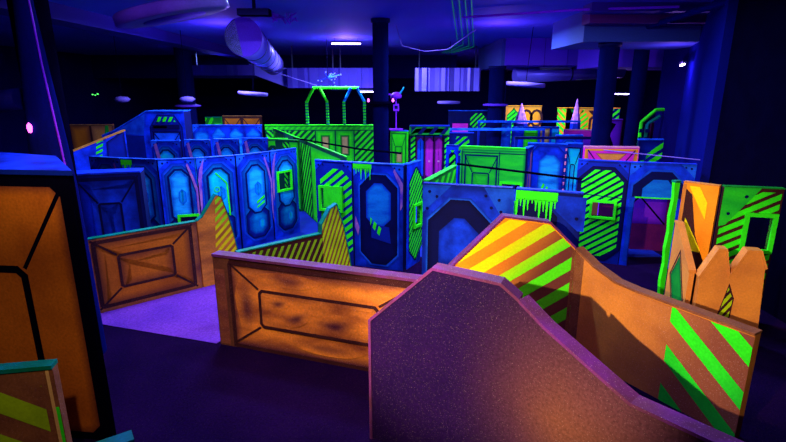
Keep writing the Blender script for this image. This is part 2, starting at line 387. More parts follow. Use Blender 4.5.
# soffits and beams under the ceiling
struct('trim_3', lambda b: [b.box(4.7, 22, 4.92, 15, 28, ZC, 'psoff'), b.box(4.55, 22.05, 4.9, 4.7, 28, ZC, 'soff')])
struct('trim_4', lambda b: [b.box(5.0, 13.6, 5.60, 9.0, 14.15, ZC, 'rsoff'), b.box(4.8, 13.0, 5.80, 9.0, 13.58, ZC, 'metal2')])
struct('trim_5', lambda b: b.box(-9.0, 9, 5.62, -8.2, 30, ZC, 'metal2'))
struct('trim_6', lambda b: b.box(5.1, 14.2, 5.2, 9.3, 17.0, ZC, 'soff'))
struct('trim_7', lambda b: b.box(7.6, 19.3, 4.75, 12.5, 21.6, ZC, 'psoff'))
struct('trim_8', lambda b: [b.box(-19, 33, 4.6, 4, 33.4, ZC, 'wall')])
def beam(b):
    b.path([(7.0, 10.0, 5.8), (6.6, 18, 5.4)], .07, 'rwall', 8)
struct('trim_9', beam)
# ================================================================== FOREGROUND PANELS
# A: low orange wall in the middle
A0, A1 = (-2.80, 7.32), (.42, 6.22)
p = Panel('low_wall_panel', 'low orange airbrushed wall with a long framed rectangle and violet top, standing alone mid-floor', 'wall panel', A0, A1, 1.5, 'brown', 'vcap', th=.13, capt=.04, overhang=.03)
W = p.W
p.soft(rect(.3, .06, W - .12, 1.42), .16, 'tan')
p.blob(.55, .74, .19, .50, 'tan', .12); p.blob(1.3, 1.24, .5, .12, 'tan', .35); p.blob(1.9, .24, .6, .11, 'tan', .35)
p.fill(rect(0, 0, .30, 1.5), 'mbrown', .5).up(); p.fill(rect(.02, .03, .2, 1.3), 'tan', .25).up()
for a, b in (((.32, .1), (.78, .42)), ((.32, 1.4), (.78, 1.06)), ((W - .12, 1.40), (W - .62, 1.06)), ((W - .12, .1), (W - .62, .42))): p.line(a, b, .035, 'brown')
p.line((.30, .02), (.30, 1.4), .07, 'brown').line((.3, 1.42), (W, 1.42), .06, 'brown').up()
o = octo(.78, .42, W - .62, 1.06, .06); p.soft(o, .12, 'tan', .45); p.loop(o, .05, 'brown').up()
p.blob(2.05, .64, .40, .15, 'tan', .0, 1, 4); p.blob(1.12, .86, .20, .10, 'tan', .1, 1, 10); p.blob(1.42, .66, .26, .12, 'tan', .1, 1, 25);p.done()
# end return of A
# B: left low orange wall and its hill end
B0, B1 = (-5.42, 8.36), (-3.92, 9.66)
p = Panel('low_wall_panel', 'low orange airbrushed wall with framed rectangle, beside the violet floor at left', 'wall panel', B0, B1, 1.42, 'tan', 'tgreen', th=.1, capt=.015)
W = p.W; p.frames(.08, .08, W - .10, 1.38, .38, .32, 'tan2', 'brown', .05, .07, .2)
p.done()
B2 = (-3.30, 10.19); L = math.hypot(B2[0] - B1[0], B2[1] - B1[1])
hp = [(0, 1.42), (.12, 1.50), (L * .52, 1.90), (L * .64, 1.85), (L * .78, 1.45), (L * .9, .95), (L, .35)]
# hill end of B
p = Panel('hill_wall_panel', 'orange panel rising to a point with yellow diagonal stripes, before the blue arches', 'wall panel', B1, B2, 1.9, 'tan', 'tgreen', outline=[(0, 0)] + hp + [(L, 0)], top=hp, th=.1, capt=.015)
p.up().stripes([(L * .32, 0), (L, 0), (L, 1.9), (L * .50, 1.9)], 'yellow', .125, .52, 42, fade=lambda x, z: .95 if z < 1.3 else .3, regions=[[(a[0], 0), (b[0], 0), b, a] for a, b in zip(hp, hp[1:])])
p.done()
# N: low striped wall behind A with a spike at its end
N0, N1 = (-2.56, 7.8), (-.80, 9.17); L = math.hypot(N1[0] - N0[0], N1[1] - N0[1])
hp = [(0, 1.38), (L * .71, 1.42), (L * .72, 1.60), (L * .80, 1.86), (L * .86, 1.92), (L * .92, 1.5), (L * .97, .9), (L, .4)]
p = Panel('low_wall_panel', 'low dark wall with thin green stripes ending in a yellow striped spike', 'wall panel', N0, N1, 1.4, 'brown', 'tgreen', outline=[(0, 0)] + hp + [(L, 0)], top=hp, th=.08, capt=.02)
rg = [[(a[0], 0), (b[0], 0), b, a] for a, b in zip(hp, hp[1:])]
p.fill([(L * .72, 0), (L, 0), (L, 2), (L * .72, 2)], 'mbrown', regions=rg).up()
p.stripes(rect(0, 0, L * .72, 1.34), 'ygreen', .115, .42, 62, fade=lambda x, z: .2 + .5 * (x / L)); p.stripes([(L * .72, 0), (L, 0), (L, 2), (L * .72, 2)], 'ygreen', .085, .55, 68, regions=rg)
p.done()
# C: big purple hill in front
C0, CM, C1 = (-.24, 5.05), (1.19, 4.35), (2.46, 2.92)
W = math.hypot(CM[0] - C0[0], CM[1] - C0[1])
hp = [(0, 1.52), (.72, 2.23), (1.40, 2.19), (W, 2.05)]
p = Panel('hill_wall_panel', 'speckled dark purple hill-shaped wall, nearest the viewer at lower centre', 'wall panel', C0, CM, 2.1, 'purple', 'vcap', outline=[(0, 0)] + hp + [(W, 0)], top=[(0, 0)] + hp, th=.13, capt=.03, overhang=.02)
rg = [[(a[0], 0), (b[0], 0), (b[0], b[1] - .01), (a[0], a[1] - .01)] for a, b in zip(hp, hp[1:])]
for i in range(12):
    for j in range(12): p.fill(rect(W * i / 12, .19 * j, W * (i + 1) / 12, .19 * (j + 1)), 'purple', lambda x, z: 1 - .40 * max(0, (x - .95) / .65) ** 1.5 * max(.1, min(1, 1 - abs(z - 1.1) / 1.3)), rg)  # tan sheen of the warm light painted in towards the right
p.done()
W = math.hypot(C1[0] - CM[0], C1[1] - CM[1])
hp = [(0, 2.05), (.27, 1.89), (.74, 1.68), (1.10, 1.52), (W, 1.51)]
p = Panel('slope_wall_panel', 'speckled purple wall sloping down to lower right, with a painted tan sheen of warm light', 'wall panel', CM, C1, 2.0, 'purple', 'vcap', outline=[(0, 0)] + hp + [(W, 0)], top=hp, th=.13, capt=.03, overhang=.02)
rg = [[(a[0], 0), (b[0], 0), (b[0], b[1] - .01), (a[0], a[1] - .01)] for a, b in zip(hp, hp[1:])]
painted_sheen = lambda x, z: 1 - max(0, min(.9, .40 + 1.0 * (x - .0) * (1 if x < .55 else max(.45, 1 - 1.2 * (x - .55)) * .58 / .55 * 1.0))) * max(.15, min(1, 1 - abs(z - 1.1 + .25 * x) / 1.3))  # grazing warm light painted into the purple as tan
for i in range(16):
    for j in range(12): p.fill(rect(W * i / 16, .17 * j, W * (i + 1) / 16, .17 * (j + 1)), 'purple', painted_sheen, rg)
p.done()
# D: orange/green striped hill and its long slope
D0, DM, D1 = (.86, 7.12), (2.74, 7.12), (4.01, 5.02)
W = DM[0] - D0[0]
hp = [(0, 1.35), (.78, 2.16), (1.45, 2.07), (W, 1.66)]
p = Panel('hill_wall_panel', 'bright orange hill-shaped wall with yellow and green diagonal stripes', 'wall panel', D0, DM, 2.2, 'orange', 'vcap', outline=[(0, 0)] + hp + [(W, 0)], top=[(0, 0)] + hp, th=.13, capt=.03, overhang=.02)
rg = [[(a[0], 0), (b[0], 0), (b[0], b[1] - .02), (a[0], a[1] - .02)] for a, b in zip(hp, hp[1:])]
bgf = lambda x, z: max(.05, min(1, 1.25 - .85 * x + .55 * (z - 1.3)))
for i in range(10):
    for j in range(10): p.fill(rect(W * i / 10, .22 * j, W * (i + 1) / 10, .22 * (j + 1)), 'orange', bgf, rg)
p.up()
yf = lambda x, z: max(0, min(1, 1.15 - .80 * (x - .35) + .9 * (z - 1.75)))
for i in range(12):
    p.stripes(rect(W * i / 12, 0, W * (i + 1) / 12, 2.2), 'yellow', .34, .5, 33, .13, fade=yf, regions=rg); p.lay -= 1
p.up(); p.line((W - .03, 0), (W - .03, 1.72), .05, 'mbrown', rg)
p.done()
W = math.hypot(D1[0] - DM[0], D1[1] - DM[1])
hp = [(0, 1.66), (.33, 1.49), (.70, 1.37), (1.0, 1.35), (W, 1.35)]
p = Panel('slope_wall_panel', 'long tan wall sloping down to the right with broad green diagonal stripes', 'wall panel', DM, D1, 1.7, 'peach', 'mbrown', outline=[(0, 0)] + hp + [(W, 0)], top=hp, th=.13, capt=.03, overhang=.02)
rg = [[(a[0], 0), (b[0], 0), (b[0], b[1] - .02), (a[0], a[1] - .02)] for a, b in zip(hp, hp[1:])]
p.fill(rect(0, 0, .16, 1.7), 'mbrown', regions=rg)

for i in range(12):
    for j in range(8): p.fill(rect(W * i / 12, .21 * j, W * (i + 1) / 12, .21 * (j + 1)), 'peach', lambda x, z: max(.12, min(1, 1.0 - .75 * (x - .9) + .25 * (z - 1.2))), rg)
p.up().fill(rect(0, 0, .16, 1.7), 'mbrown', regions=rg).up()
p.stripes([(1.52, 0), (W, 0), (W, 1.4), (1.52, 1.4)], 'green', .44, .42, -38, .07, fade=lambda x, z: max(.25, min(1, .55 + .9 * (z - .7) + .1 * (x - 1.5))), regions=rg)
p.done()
# E: tall orange tower at the left edge
ez = 3.15
TR = (-3.24, 5.02); TA = math.radians(-6); W = 2.4
tower = empty('corner_tower', (TR[0] - W * math.cos(TA), TR[1] - W * math.sin(TA), 0), TA, 'tall rust-orange framed tower filling the left edge of the view', 'tower')
f = Panel('x', 'x', 'x', (0, 0), (W, 0), ez, 'black', None, th=.02)
f.soft(octo(.2, .1, W - .17, ez - .13, .10), .10, 'tan2', .3)
f.line((W - .19, ez - .2), (W - .72, ez - 1.02), .045, 'black').line((.2, ez - .2), (.8, ez - 1.02), .045, 'black').up()
o = octo(.8, .5, W - .70, ez - 1.0, .1); f.soft(o, .10, 'tan2', .4); f.loop(o, .085, 'black').up()
fo = f.b.build('framed_face', tower); fo.location = (0, -.022, 0); bpy.data.objects.remove(f.root)
b = MB(); P = [(0, 0), (W, 0), (W - 1.0, .95), (0, 1.35)]
for i in range(4):
    p, q = P[i], P[(i + 1) % 4]; b.face([(*p, 0), (*q, 0), (*q, ez), (*p, ez)], 'black')
b.build('body', tower)
b = MB(); P = [(-.02, -.05), (W + .03, -.05), (W - .98, .98), (-.02, 1.38)]
b.face([(*p, ez + .05) for p in P], 'blue')
for i in range(4):
    p, q = P[i], P[(i + 1) % 4]; b.face([(*p, ez), (*q, ez), (*q, ez + .05), (*p, ez + .05)], 'dblue')
b.build('top_cap', tower)
# G: green edged low panels at the bottom left corner
p = Panel('low_wall_panel', 'low wall with teal cap and yellow-green stripes, bottom left corner', 'wall panel', (-4.62, 3.98), (-3.22, 4.24), 1.42, 'mbrown', 'tgreen', th=.1, capt=.04)
W = p.W
p.up().stripes(rect(0, 0, W - .12, 1.25), 'ygreen', .42, .5, -33, .05, fade=.75)
p.line((W - .05, 0), (W - .05, 1.4), .03, 'cream'); p.line((W - .02, .2), (W - .02, 1.0), .03, 'green')
p.done()
p = Panel('low_wall_panel', 'second teal-capped low wall whose top just shows at the bottom edge', 'wall panel', (-2.36, 2.92), (-1.93, 3.22), 1.42, 'brown', 'tgreen', th=.1, capt=.04)
p.done()
# ================================================================== BLUE ARCHED WALL (left)
pts = [(-7.35, 12.05), (-6.40, 11.72), (-5.45, 11.50), (-4.65, 11.72), (-3.86, 12.22), (-3.20, 12.98), (-2.65, 13.80)]
wh = {2: None}
labs = ['blue arched panel at the far left of the curved wall, beside the framed box',
        'blue arched panel with a green paint splash at its top corner', 'blue arched panel with a small green-framed opening low down, behind the low orange wall',
        'blue arched panel with a cyan arch and ring mark, behind the pointed striped panel', 'blue arched panel with three green dashes on its arch',
        'blue arched panel with a green-framed square opening, right end of the curved wall']
for i in range(6):
    w_ = math.hypot(pts[i + 1][0] - pts[i][0], pts[i + 1][1] - pts[i][1]); holes = []
    if i == 2: holes = [(w_ * .42, .55, w_ * .88, 1.02)]
    if i == 5: holes = [(w_ * .22, 1.35, w_ * .66, 1.80)]
    p = Panel('arched_wall_panel', labs[i], 'wall panel', pts[i], pts[i + 1], 2.4, 'blue', 'lblue', th=.08, capt=.015, holes=holes, group='blue arched panels of the curved wall')
    p.corners('lblue', w_ * .28)
    p.arch(w_ * .06, w_ * .94, inner='cyan' if i in (0, 3) else 'sky')
    if i % 2: p.fill([(0, 1.9), (.05, 2.15), (.16, 2.38), (.08, 1.9), (.04, 1.2), (0, 1.1)], 'smear').up()
    else: p.fill([(w_ - .02, 1.7), (w_ - .10, 2.0), (w_ - .2, 2.3), (w_ - .23, 2.25), (w_ - .14, 1.95), (w_ - .06, 1.6), (w_ - .07, .9), (w_ - .03, .5)], 'smear').up()
    if i == 1: p.drip(.0, .30, 2.38, .42, 'green', 4)
    if i == 3:
        c = w_ * .44
        p.loop([(c + .07 * math.cos(t), 1.62 + .07 * math.sin(t)) for t in [k * math.pi / 5 for k in range(10)]], .018, 'green')
        p.line((w_ * .70, 1.75), (w_ * .72, .95), .035, 'green').line((w_ * .44, 2.02), (w_ * .70, 1.75), .03, 'green').up()
    if i == 4: p.stripes([(w_ * .48, 1.0), (w_ * .72, 1.12), (w_ * .72, 1.36), (w_ * .48, 1.22)], 'green', .12, .5, 30)
    for h in holes: p.winframe(h, 'green', .055)
    p.done()
# blue framed box behind tower E
p = Panel('framed_box_panel', 'deep blue framed rectangular panel between the orange tower and the arches', 'wall panel', (-6.12, 9.34), (-4.93, 9.72), 2.40, 'dblue', 'blue', th=.45, capt=.03)
p.frames(.05, .06, p.W - .06, 2.34, .34, .50, 'blue', 'navy', .04, .07, .24); p.done()
# ================================================================== STRIPED AND OCTAGON BOX (centre)
SG = (-1.80, 11.40); SH = (-.90, 11.02); SI = (.24, 10.62); SJ = (.66, 11.35)
w_ = math.hypot(SH[0] - SG[0], SH[1] - SG[1]); h = (.14, 1.30, .64, 1.78)
p = Panel('striped_wall_panel', 'blue panel with broad green stripes and green-framed opening, left of the octagon panel', 'wall panel', SG, SH, 2.4, 'dblue', 'blue', holes=[h], th=.08, capt=.02)
p.up().stripes(octo(.12, .12, w_ - .05, 2.24, .26), 'green', .155, .56, 38)
p.corners('blue', .22); p.winframe(h, 'green', .06); p.done()
w_ = math.hypot(SI[0] - SH[0], SI[1] - SH[1])
p = Panel('octagon_wall_panel', 'dark blue panel with a tall octagon, green drips top left and three green dashes', 'wall panel', SH, SI, 2.4, 'blue', 'lblue', th=.08, capt=.02)
p.corners('lblue', .3); p.soft(octo(.10, .06, w_ - .12, 2.22, .27), .05, 'lblue'); p.soft(octo(.15, .10, w_ - .17, 2.17, .27), .12, 'navy', .5)
p.soft(octo(.30, .98, w_ - .32, 1.98, .20), .08, 'sky', .0, .45)
p.fill([(.42, .72), (w_ - .32, .62), (w_ - .36, 1.0), (.42, 1.05)], 'dblue').up()
p.stripes([(.40, 1.02), (.66, .74), (.66, .96), (.40, 1.2)], 'green', .13, .55, 75)
p.fill([(w_ - .10, 1.4), (w_ - .05, 1.5), (w_ - .04, 2.0), (w_ - .24, 2.32), (w_ - .26, 2.25), (w_ - .10, 1.9)], 'smear').fill([(.02, .95), (.10, .75), (.13, .95), (.04, 1.2)], 'smear').up()
p.drip(-.0, .44, 2.39, .36, 'green', 8); p.done()
w_ = math.hypot(SJ[0] - SI[0], SJ[1] - SI[1]); h = (.36, .95, .66, 1.40)
p = Panel('striped_wall_panel', 'narrow side panel with a finely striped green arch, right of the octagon panel', 'wall panel', (.29, 10.70), SJ, 2.4, 'blue', 'lblue', holes=[h], th=.08, capt=.02)
p.fill(octo(.1, .1, w_ - .05, 2.3, .3), 'navy').up().stripes(octo(.13, .13, w_ - .08, 2.26, .3), 'green', .105, .58, 48); p.winframe(h, 'green', .06); p.done()
# ================================================================== J: blue octagon wall behind D
J0, J1, J2 = (.50, 8.50), (1.98, 8.05), (2.98, 7.62)
w_ = math.hypot(J1[0] - J0[0], J1[1] - J0[1])
p = Panel('octagon_wall_panel', 'bright blue panel with a large double octagon and bolt marks, behind the orange hill', 'wall panel', J0, J1, 2.4, 'blue', 'dblue', th=.1, capt=.02)
p.fill([(0, 2.4), (.5, 2.4), (0, 1.9)], 'lblue', .6).fill([(w_, 2.4), (w_ - .5, 2.4), (w_ - .1, 1.75), (w_, 1.6)], 'lblue', .6).up()
p.soft(octo(.06, .4, 1.24, 2.20, .40), .04, 'lblue'); p.soft(octo(.10, .44, 1.20, 2.16, .39), .10, 'navy', .4)
p.soft(octo(.30, .76, 1.0, 1.84, .26), .08, 'blue', .3, 1)
for q in ((.12, 2.28), (.25, 2.2), (1.08, 2.26), (1.3, 2.2), (1.18, 2.06), (1.34, 2.0), (.08, 1.98)): p.bolt(*q, .028)
p.up(); p.drip(.42, .56, .55, .3, 'green', 3); p.done()
w_ = math.hypot(J2[0] - J1[0], J2[1] - J1[1])
p = Panel('drip_wall_panel', 'dark blue panel with bright green slime dripping from its top edge', 'wall panel', (2.0, 8.05), J2, 2.4, 'dblue', 'blue', th=.1, capt=.02)
p.up(); p.soft(octo(-.0, .5, w_ * .62, 2.3, .3), .1, 'navy', .4); p.fill([(w_, 2.35), (w_ - .45, 2.35), (w_ - .45, 2.1), (w_ - .1, 1.8), (w_, 1.8)], 'blue', .9).up(); p.bolt(w_ - .12, 2.0).up(); p.drip(.0, .66, 2.39, .52, 'green', 11); p.done()
# green inner side wall behind J
p = Panel('striped_wall_panel', 'green striped inner side wall running back from the blue octagon panel', 'wall panel', (.62, 8.75), (1.36, 10.6), 2.4, 'dgreen', 'mgreen', th=.08, capt=.02)
p.up().stripes(rect(.05, .1, p.W - .05, 2.34), 'green', .3, .5, 45); p.done()
def rail(label, pts_, r=.025, m='black', grp=None, name='hand_rail'):
    b = MB(); b.path(pts_, r, m, 8); o = b.build(name); props(o, label, 'rail' if name == 'hand_rail' else 'cable', grp); return o
rail('thin black rail spanning above the blue octagon and slime walls', [(1.36, 10.6, 2.44), (3.9, 10.2, 2.18)])
rail('pale thin rail crossing in front of the blue side wall', [(5.55, 13.2, 2.42), (6.9, 11.2, 2.44)], .011, 'dish')
rail('thin black rail running left from the octagon panel over the green room', [(-3.2, 16.2, 2.45), (-.9, 13.2, 2.45), (.2, 12.3, 2.45)], .025)
# ================================================================== K / L: right blue group
K0, K1, K2 = (4.25, 11.50), (5.28, 11.05), (6.55, 10.72)
w_ = math.hypot(K1[0] - K0[0], K1[1] - K0[1]); h = (.40, 1.12, .86, 1.45)
p = Panel('striped_wall_panel', 'dark blue panel with a green striped octagon and violet letterbox opening, beside the arched doorway', 'wall panel', K0, K1, 2.4, 'dblue', 'blue', holes=[h], th=.08, capt=.02)
p.corners('blue', .25); p.soft(octo(.03, .05, w_ - .03, 2.28, .3), .08, 'navy', .4); p.stripes(octo(.12, .16, w_ - .12, 2.20, .26), 'green', .135, .58, 36)
p.line((.12, 1.62), (w_ - .12, 1.58), .02, 'navy').up(); p.winframe(h, 'green', .055); p.done()
w_ = math.hypot(K2[0] - K1[0], K2[1] - K1[1])
ol = [(0, 0), (.17, 0), (.17, 1.62), (w_ - .28, 1.62), (w_ - .28, 0), (w_, 0), (w_, 2.4), (0, 2.4)]
p = Panel('doorway_wall_panel', 'blue panel with an arched top over an open doorway to a violet room', 'wall panel', K1, K2, 2.4, 'blue', 'blue', outline=ol, th=.08, capt=.02)
p.corners('lblue', .3); c = .36
p.fill([(.06, 1.64), (w_ - .1, 1.64), (w_ - .1, 1.9), (w_ - .44, 2.27), (.42, 2.27), (.06, 1.92)], 'lblue', .5).up()
p.fill([(.10, 1.64), (w_ - .14, 1.64), (w_ - .14, 1.88), (w_ - .46, 2.22), (.44, 2.22), (.10, 1.9)], 'navy').up()
p.fill([(.30, 1.64), (w_ - .36, 1.64), (w_ - .36, 1.82), (w_ - .52, 2.04), (.50, 2.04), (.30, 1.84)], 'sky', .3).up()
p.line((.17, 1.63), (w_ - .28, 1.63), .03, 'green').fill(rect(.06, .1, .15, 1.6), 'lblue', .4).up(); p.done()
p = Panel('room_wall_panel', 'dim violet cross-braced wall seen through the arched doorway', 'wall panel', (5.2, 12.35), (7.2, 12.0), 2.2, 'vio', 'dblue', th=.08)
W = p.W; p.fill(rect(0, 0, W, 2.2), 'dmag').up().soft(rect(.4, .7, W - .4, 2.1), .15, 'vio', 0, .35); p.line((.3, .7), (W - .4, 2.1), .04, 'black').line((.3, 2.1), (W - .4, .7), .04, 'black').up(); p.done()
# ================================================================== M: right striped group
M0, M1, M2 = (5.10, 8.69), (5.50, 8.25), (6.42, 8.02)
p = Panel('green_end_panel', 'narrow green zigzag-edged end strip left of the orange recess', 'wall panel', (4.93, 8.62), (5.05, 8.66), 2.4, 'green', 'tgreen', outline=[(0, 0), (.12, 0), (.12, 2.4), (0, 2.4), (.03, 2.1), (0, 1.8), (.03, 1.5), (0, 1.2), (.03, .9), (0, .6), (.03, .3)], th=.06); p.done()
p = Panel('orange_recess_panel', 'glowing orange panel with yellow slashes, left of the green striped panel', 'wall panel', M0, M1, 2.4, 'orange', 'peach', th=.08, capt=.02)
W = p.W; p.fill([(0, 0), (W, 0), (W, .9), (W * .55, 1.5), (0, 1.6)], 'brown', 1).fill([(0, 1.6), (W * .55, 1.5), (W * .3, 2.2), (0, 2.35)], 'brown', 1).up().fill(rect(0, 0, .06, 2.38), 'peach').up()
p.stripes([(W * .2, 1.2), (W * .75, 1.2), (W * .75, 2.35), (W * .2, 2.35)], 'yellow', .42, .35, -60, fade=.9); p.done()
w_ = .87; h = (.44, 1.36, .79, 1.92)
p = Panel('striped_wall_panel', 'green striped panel with a black square opening, at the right edge of the view', 'wall panel', (5.53, 8.24), M2, 2.4, 'brown', 'dgreen', holes=[h], th=.08, capt=.02)
p.up().stripes([(.02, .1), (w_ - .02, .1), (w_ - .02, 2.34), (.45, 2.34), (.02, 1.7)], 'green', .15, .6, 30)
p.fill([(0, 2.4), (.55, 2.4), (.10, 1.75), (0, 1.72)], 'mgreen', .9).up().bolt(.35, 2.25, .03).bolt(.12, 1.95, .03).up(); p.winframe(h, 'green', .065); p.done()
p = Panel('sloped_side_panel', 'tan sloping side wall with a green diamond, joining the zigzag wall', 'wall panel', (4.97, 8.5), (4.78, 7.60), 2.4, 'peach', 'peach', outline=[(0, 0), (.95, 0), (.95, 1.13), (.12, 1.72), (0, 1.72)], top=[(0, 1.72), (.12, 1.72), (.95, 1.13)], th=.08)
p.soft([(.15, .8), (.5, .2), (.82, .6), (.45, 1.25)], .1, 'dgreen', .2); p.loop([(.10, .8), (.5, .10), (.88, .6), (.45, 1.36)], .035, 'brown').up(); p.done()
ZW = math.hypot(.82, .2)
hp = [(0, 1.10), (.21, 1.57), (.29, 1.57), (.40, 1.14), (.60, 1.58), (.76, 1.58), (.86, 1.32), (.95, 0)]
p = Panel('zigzag_wall_panel', 'tan low wall with a sawtooth top, in front of the green striped panel', 'wall panel', (4.86, 7.42), (5.70, 7.2), 1.6, 'peach', 'peach', outline=[(0, 0)] + hp[::-1], top=hp[:-1], th=.16, capt=.03)
p.fill([(.30, .35), (.5, .2), (.52, .8), (.42, 1.05)], 'brown').up().stripes([(.32, .38), (.48, .25), (.5, .78), (.42, .98)], 'ygreen', .09, .55, 60); p.done()
# ================================================================== MID GREEN HOUSE
G0, G1 = (1.90, 14.2), (3.60, 13.55); W = math.hypot(G1[0] - G0[0], G1[1] - G0[1])
h = (W - .62, .95, W - .12, 1.42)
p = Panel('green_house_panel', 'wide green wall with dark nested rectangles and a small opening, middle of the arena', 'wall panel', G0, G1, 2.4, 'mgreen', 'green', holes=[h], th=.08, capt=.03)
p.soft(rect(.04, 0, W - .02, 2.34), .08, 'mgreen'); p.frames(.12, .05, 1.06, 2.20, .22, .50, 'mgreen', 'navy', .035, .045, .1)
p.soft(rect(.44, .5, .72, 1.25), .05, 'tgreen'); p.line((.05, 0), (.05, 2.3), .02, 'navy').line((W - .72, 0), (W - .72, 2.3), .025, 'navy').line((.05, 2.26), (W, 2.26), .02, 'navy').up()
p.drip(W - .5, W - .15, .9, .3, 'green', 5); p.winframe(h, 'green', .06); p.done()
p = Panel('striped_wall_panel', 'short blue panel with green striped slot at the left end of the green house', 'wall panel', (1.50, 14.35), (1.88, 14.25), 2.4, 'blue', 'dblue', th=.08)
p.fill(octo(.08, .2, p.W - .06, 2.3, .15), 'navy').up().stripes(octo(.1, .22, p.W - .08, 2.28, .15), 'green', .16, .55, 45); p.done()
p = Panel('green_roof_panel', 'blue edged beam with green striped wedge over the green house', 'wall panel', (1.78, 16.2), (2.6, 16.1), 2.60, 'dblue', 'blue', th=.08)
p.up().stripes([(.05, 1.9), (.78, 1.9), (.6, 2.5), (.25, 2.5)], 'green', .17, .5, 40); p.done()
p = Panel('streaked_wall_panel', 'narrow blue panel with pink and orange streaks at the right end of the green house', 'wall panel', (3.66, 13.62), (3.98, 14.2), 2.4, 'blue', 'lblue', th=.08)
p.up().fill([(.2, .3), (.35, .8), (.3, 2.2), (.45, 2.35), (.5, 1.2), (.4, .2)], 'pink', .8).fill([(.1, .5), (.17, .6), (.2, 1.9), (.12, 1.7)], 'orange', .8).up(); p.done()
b_ = [((4.0, 15.0), (5.1, 14.6), 'blue panel with a pale octagon and green dashes, right of the green house', 0), ((5.13, 15.0), (5.62, 14.8), 'teal blue narrow panel with dark frames beside the blue octagon one', 1)]
for a, c, lab, k in b_:
    p = Panel('octagon_wall_panel' if not k else 'framed_wall_panel', lab, 'wall panel', a, c, 2.4, 'blue' if not k else 'dblue', 'lblue', th=.08)
    W = p.W
    if not k:
        p.soft(octo(.1, .1, W - .05, 2.35, .2), .1, 'blue'); p.soft(octo(.35, .8, W - .15, 2.1, .2), .1, 'sky', 0, .9); p.stripes([(.45, .95), (.7, .8), (.7, 1.1), (.5, 1.25)], 'green', .13, .5, 70); p.fill(rect(.0, .2, .06, 2.3), 'green', .9).up()
        p.stripes(rect(W - .05, 0, W - .01, 2.3), 'pink', .2, .5, 10)
    else: p.frames(.04, .1, W - .04, 2.3, .13, .5, 'cyan', 'navy', .03, .04, .08)
    p.done()
p = Panel('framed_wall_panel', 'violet panel with orange edge framing, behind the green striped octagon', 'wall panel', (5.15, 13.55), (6.6, 13.4), 2.45, 'magenta', 'pink', th=.1)
W = p.W; p.soft(rect(.02, .1, W - .02, 2.42), .12, 'orange', .9, .2); p.fill([(.2, 1.5), (W - .2, 1.5), (W - .1, 2.36), (.1, 2.36)], 'magenta', .8).up(); p.soft([(.3, 2.3), (W - .3, 2.3), (W - .5, 2.1), (.5, 2.1)], .04, 'peach'); p.line((.1, 2.38), (.35, 2.05), .03, 'navy').line((W - .1, 2.38), (W - .35, 2.05), .03, 'navy').up(); p.done()
p = Panel('low_wall_panel', 'hot pink and violet low wall far right of centre', 'wall panel', (6.9, 20.5), (8.7, 20.3), 2.35, 'magenta', 'pink', th=.1)
p.fill(rect(0, 0, p.W, 2.0), 'vio').up(); p.done()
# ================================================================== GREEN BLOCK (centre left, far)
p = Panel('green_block_panel', 'green striped wall with two tan slots and diagonal hatching, under the arch frames', 'wall panel', (-5.45, 21.5), (-.75, 21.5), 2.45, 'vgreen', 'green', th=.12, capt=.05)
W = p.W
p.up().fill(rect(0, 2.28, W, 2.42), 'mgreen').up(); p.stripes(rect(.0, 2.3, W, 2.42), 'green', .16, .5, 45); p.lay += 1
p.stripes(rect(.05, .2, .9, 2.25), 'green', .18, .5, -45); p.stripes(rect(1.0, .2, 2.1, 2.25), 'green', .2, .5, 45)
p.soft(rect(2.15, .1, 2.95, 2.25), .12, 'green', .3); p.soft(rect(3.0, .1, 3.75, 2.25), .12, 'green', .3); p.stripes(rect(3.8, .1, W - .02, 2.25), 'green', .2, .55, 45)
for x in (2.42, 3.25): p.fill(rect(x - .06, 1.2, x + .32, 2.06), 'dgreen').up().soft(rect(x, 1.27, x + .26, 2.0), .04, 'cream')
p.done()
p = Panel('green_side_wall', 'long green hatched wall whose top runs diagonally down to the octagon box', 'wall panel', (-4.95, 20.9), (-1.12, 11.95), 2.4, 'vgreen', 'green', th=.03, capt=.02, overhang=.005)
W = p.W
p.up().stripes(rect(.1, .1, 2.2, 2.3), 'green', .2, .5, 50); p.soft(octo(2.4, .1, 4.2, 2.25, .5), .25, 'mgreen', .4); p.loop(octo(2.6, .1, 4.0, 2.1, .4), .09, 'green').up()
p.stripes(rect(4.3, .05, 6.2, 2.3), 'green', .22, .5, 50); p.soft(rect(6.3, .05, W - .4, 2.3), .15, 'green', .4); p.done()
# near face under the diagonal
p = Panel('hatched_wall_panel', 'green hatched wall standing right of the curved blue wall, down to the floor', 'wall panel', (-3.9, 16.6), (-3.05, 16.2), 2.36, 'vgreen', 'dgreen', th=.1, capt=.02)
W = p.W; p.up().stripes(rect(.3, .1, W * .62, 2.3), 'green', .13, .5, -48); p.soft(rect(W * .64, .1, W, 2.3), .1, 'green', .3); p.done()
p = Panel('arched_wall_panel', 'pale green arch panel peeking over the curved blue wall', 'wall panel', (-4.55, 16.8), (-3.5, 16.8), 2.35, 'vgreen', 'green', th=.08)
W = p.W; p.soft(octo(.08, .1, W - .08, 2.3, .3), .06, 'green', .5); p.soft(octo(.2, .1, W - .2, 2.15, .25), .08, 'vgreen', .5); p.soft(octo(.3, .1, W - .3, 2.05, .2), .08, 'sky', .5); p.done()
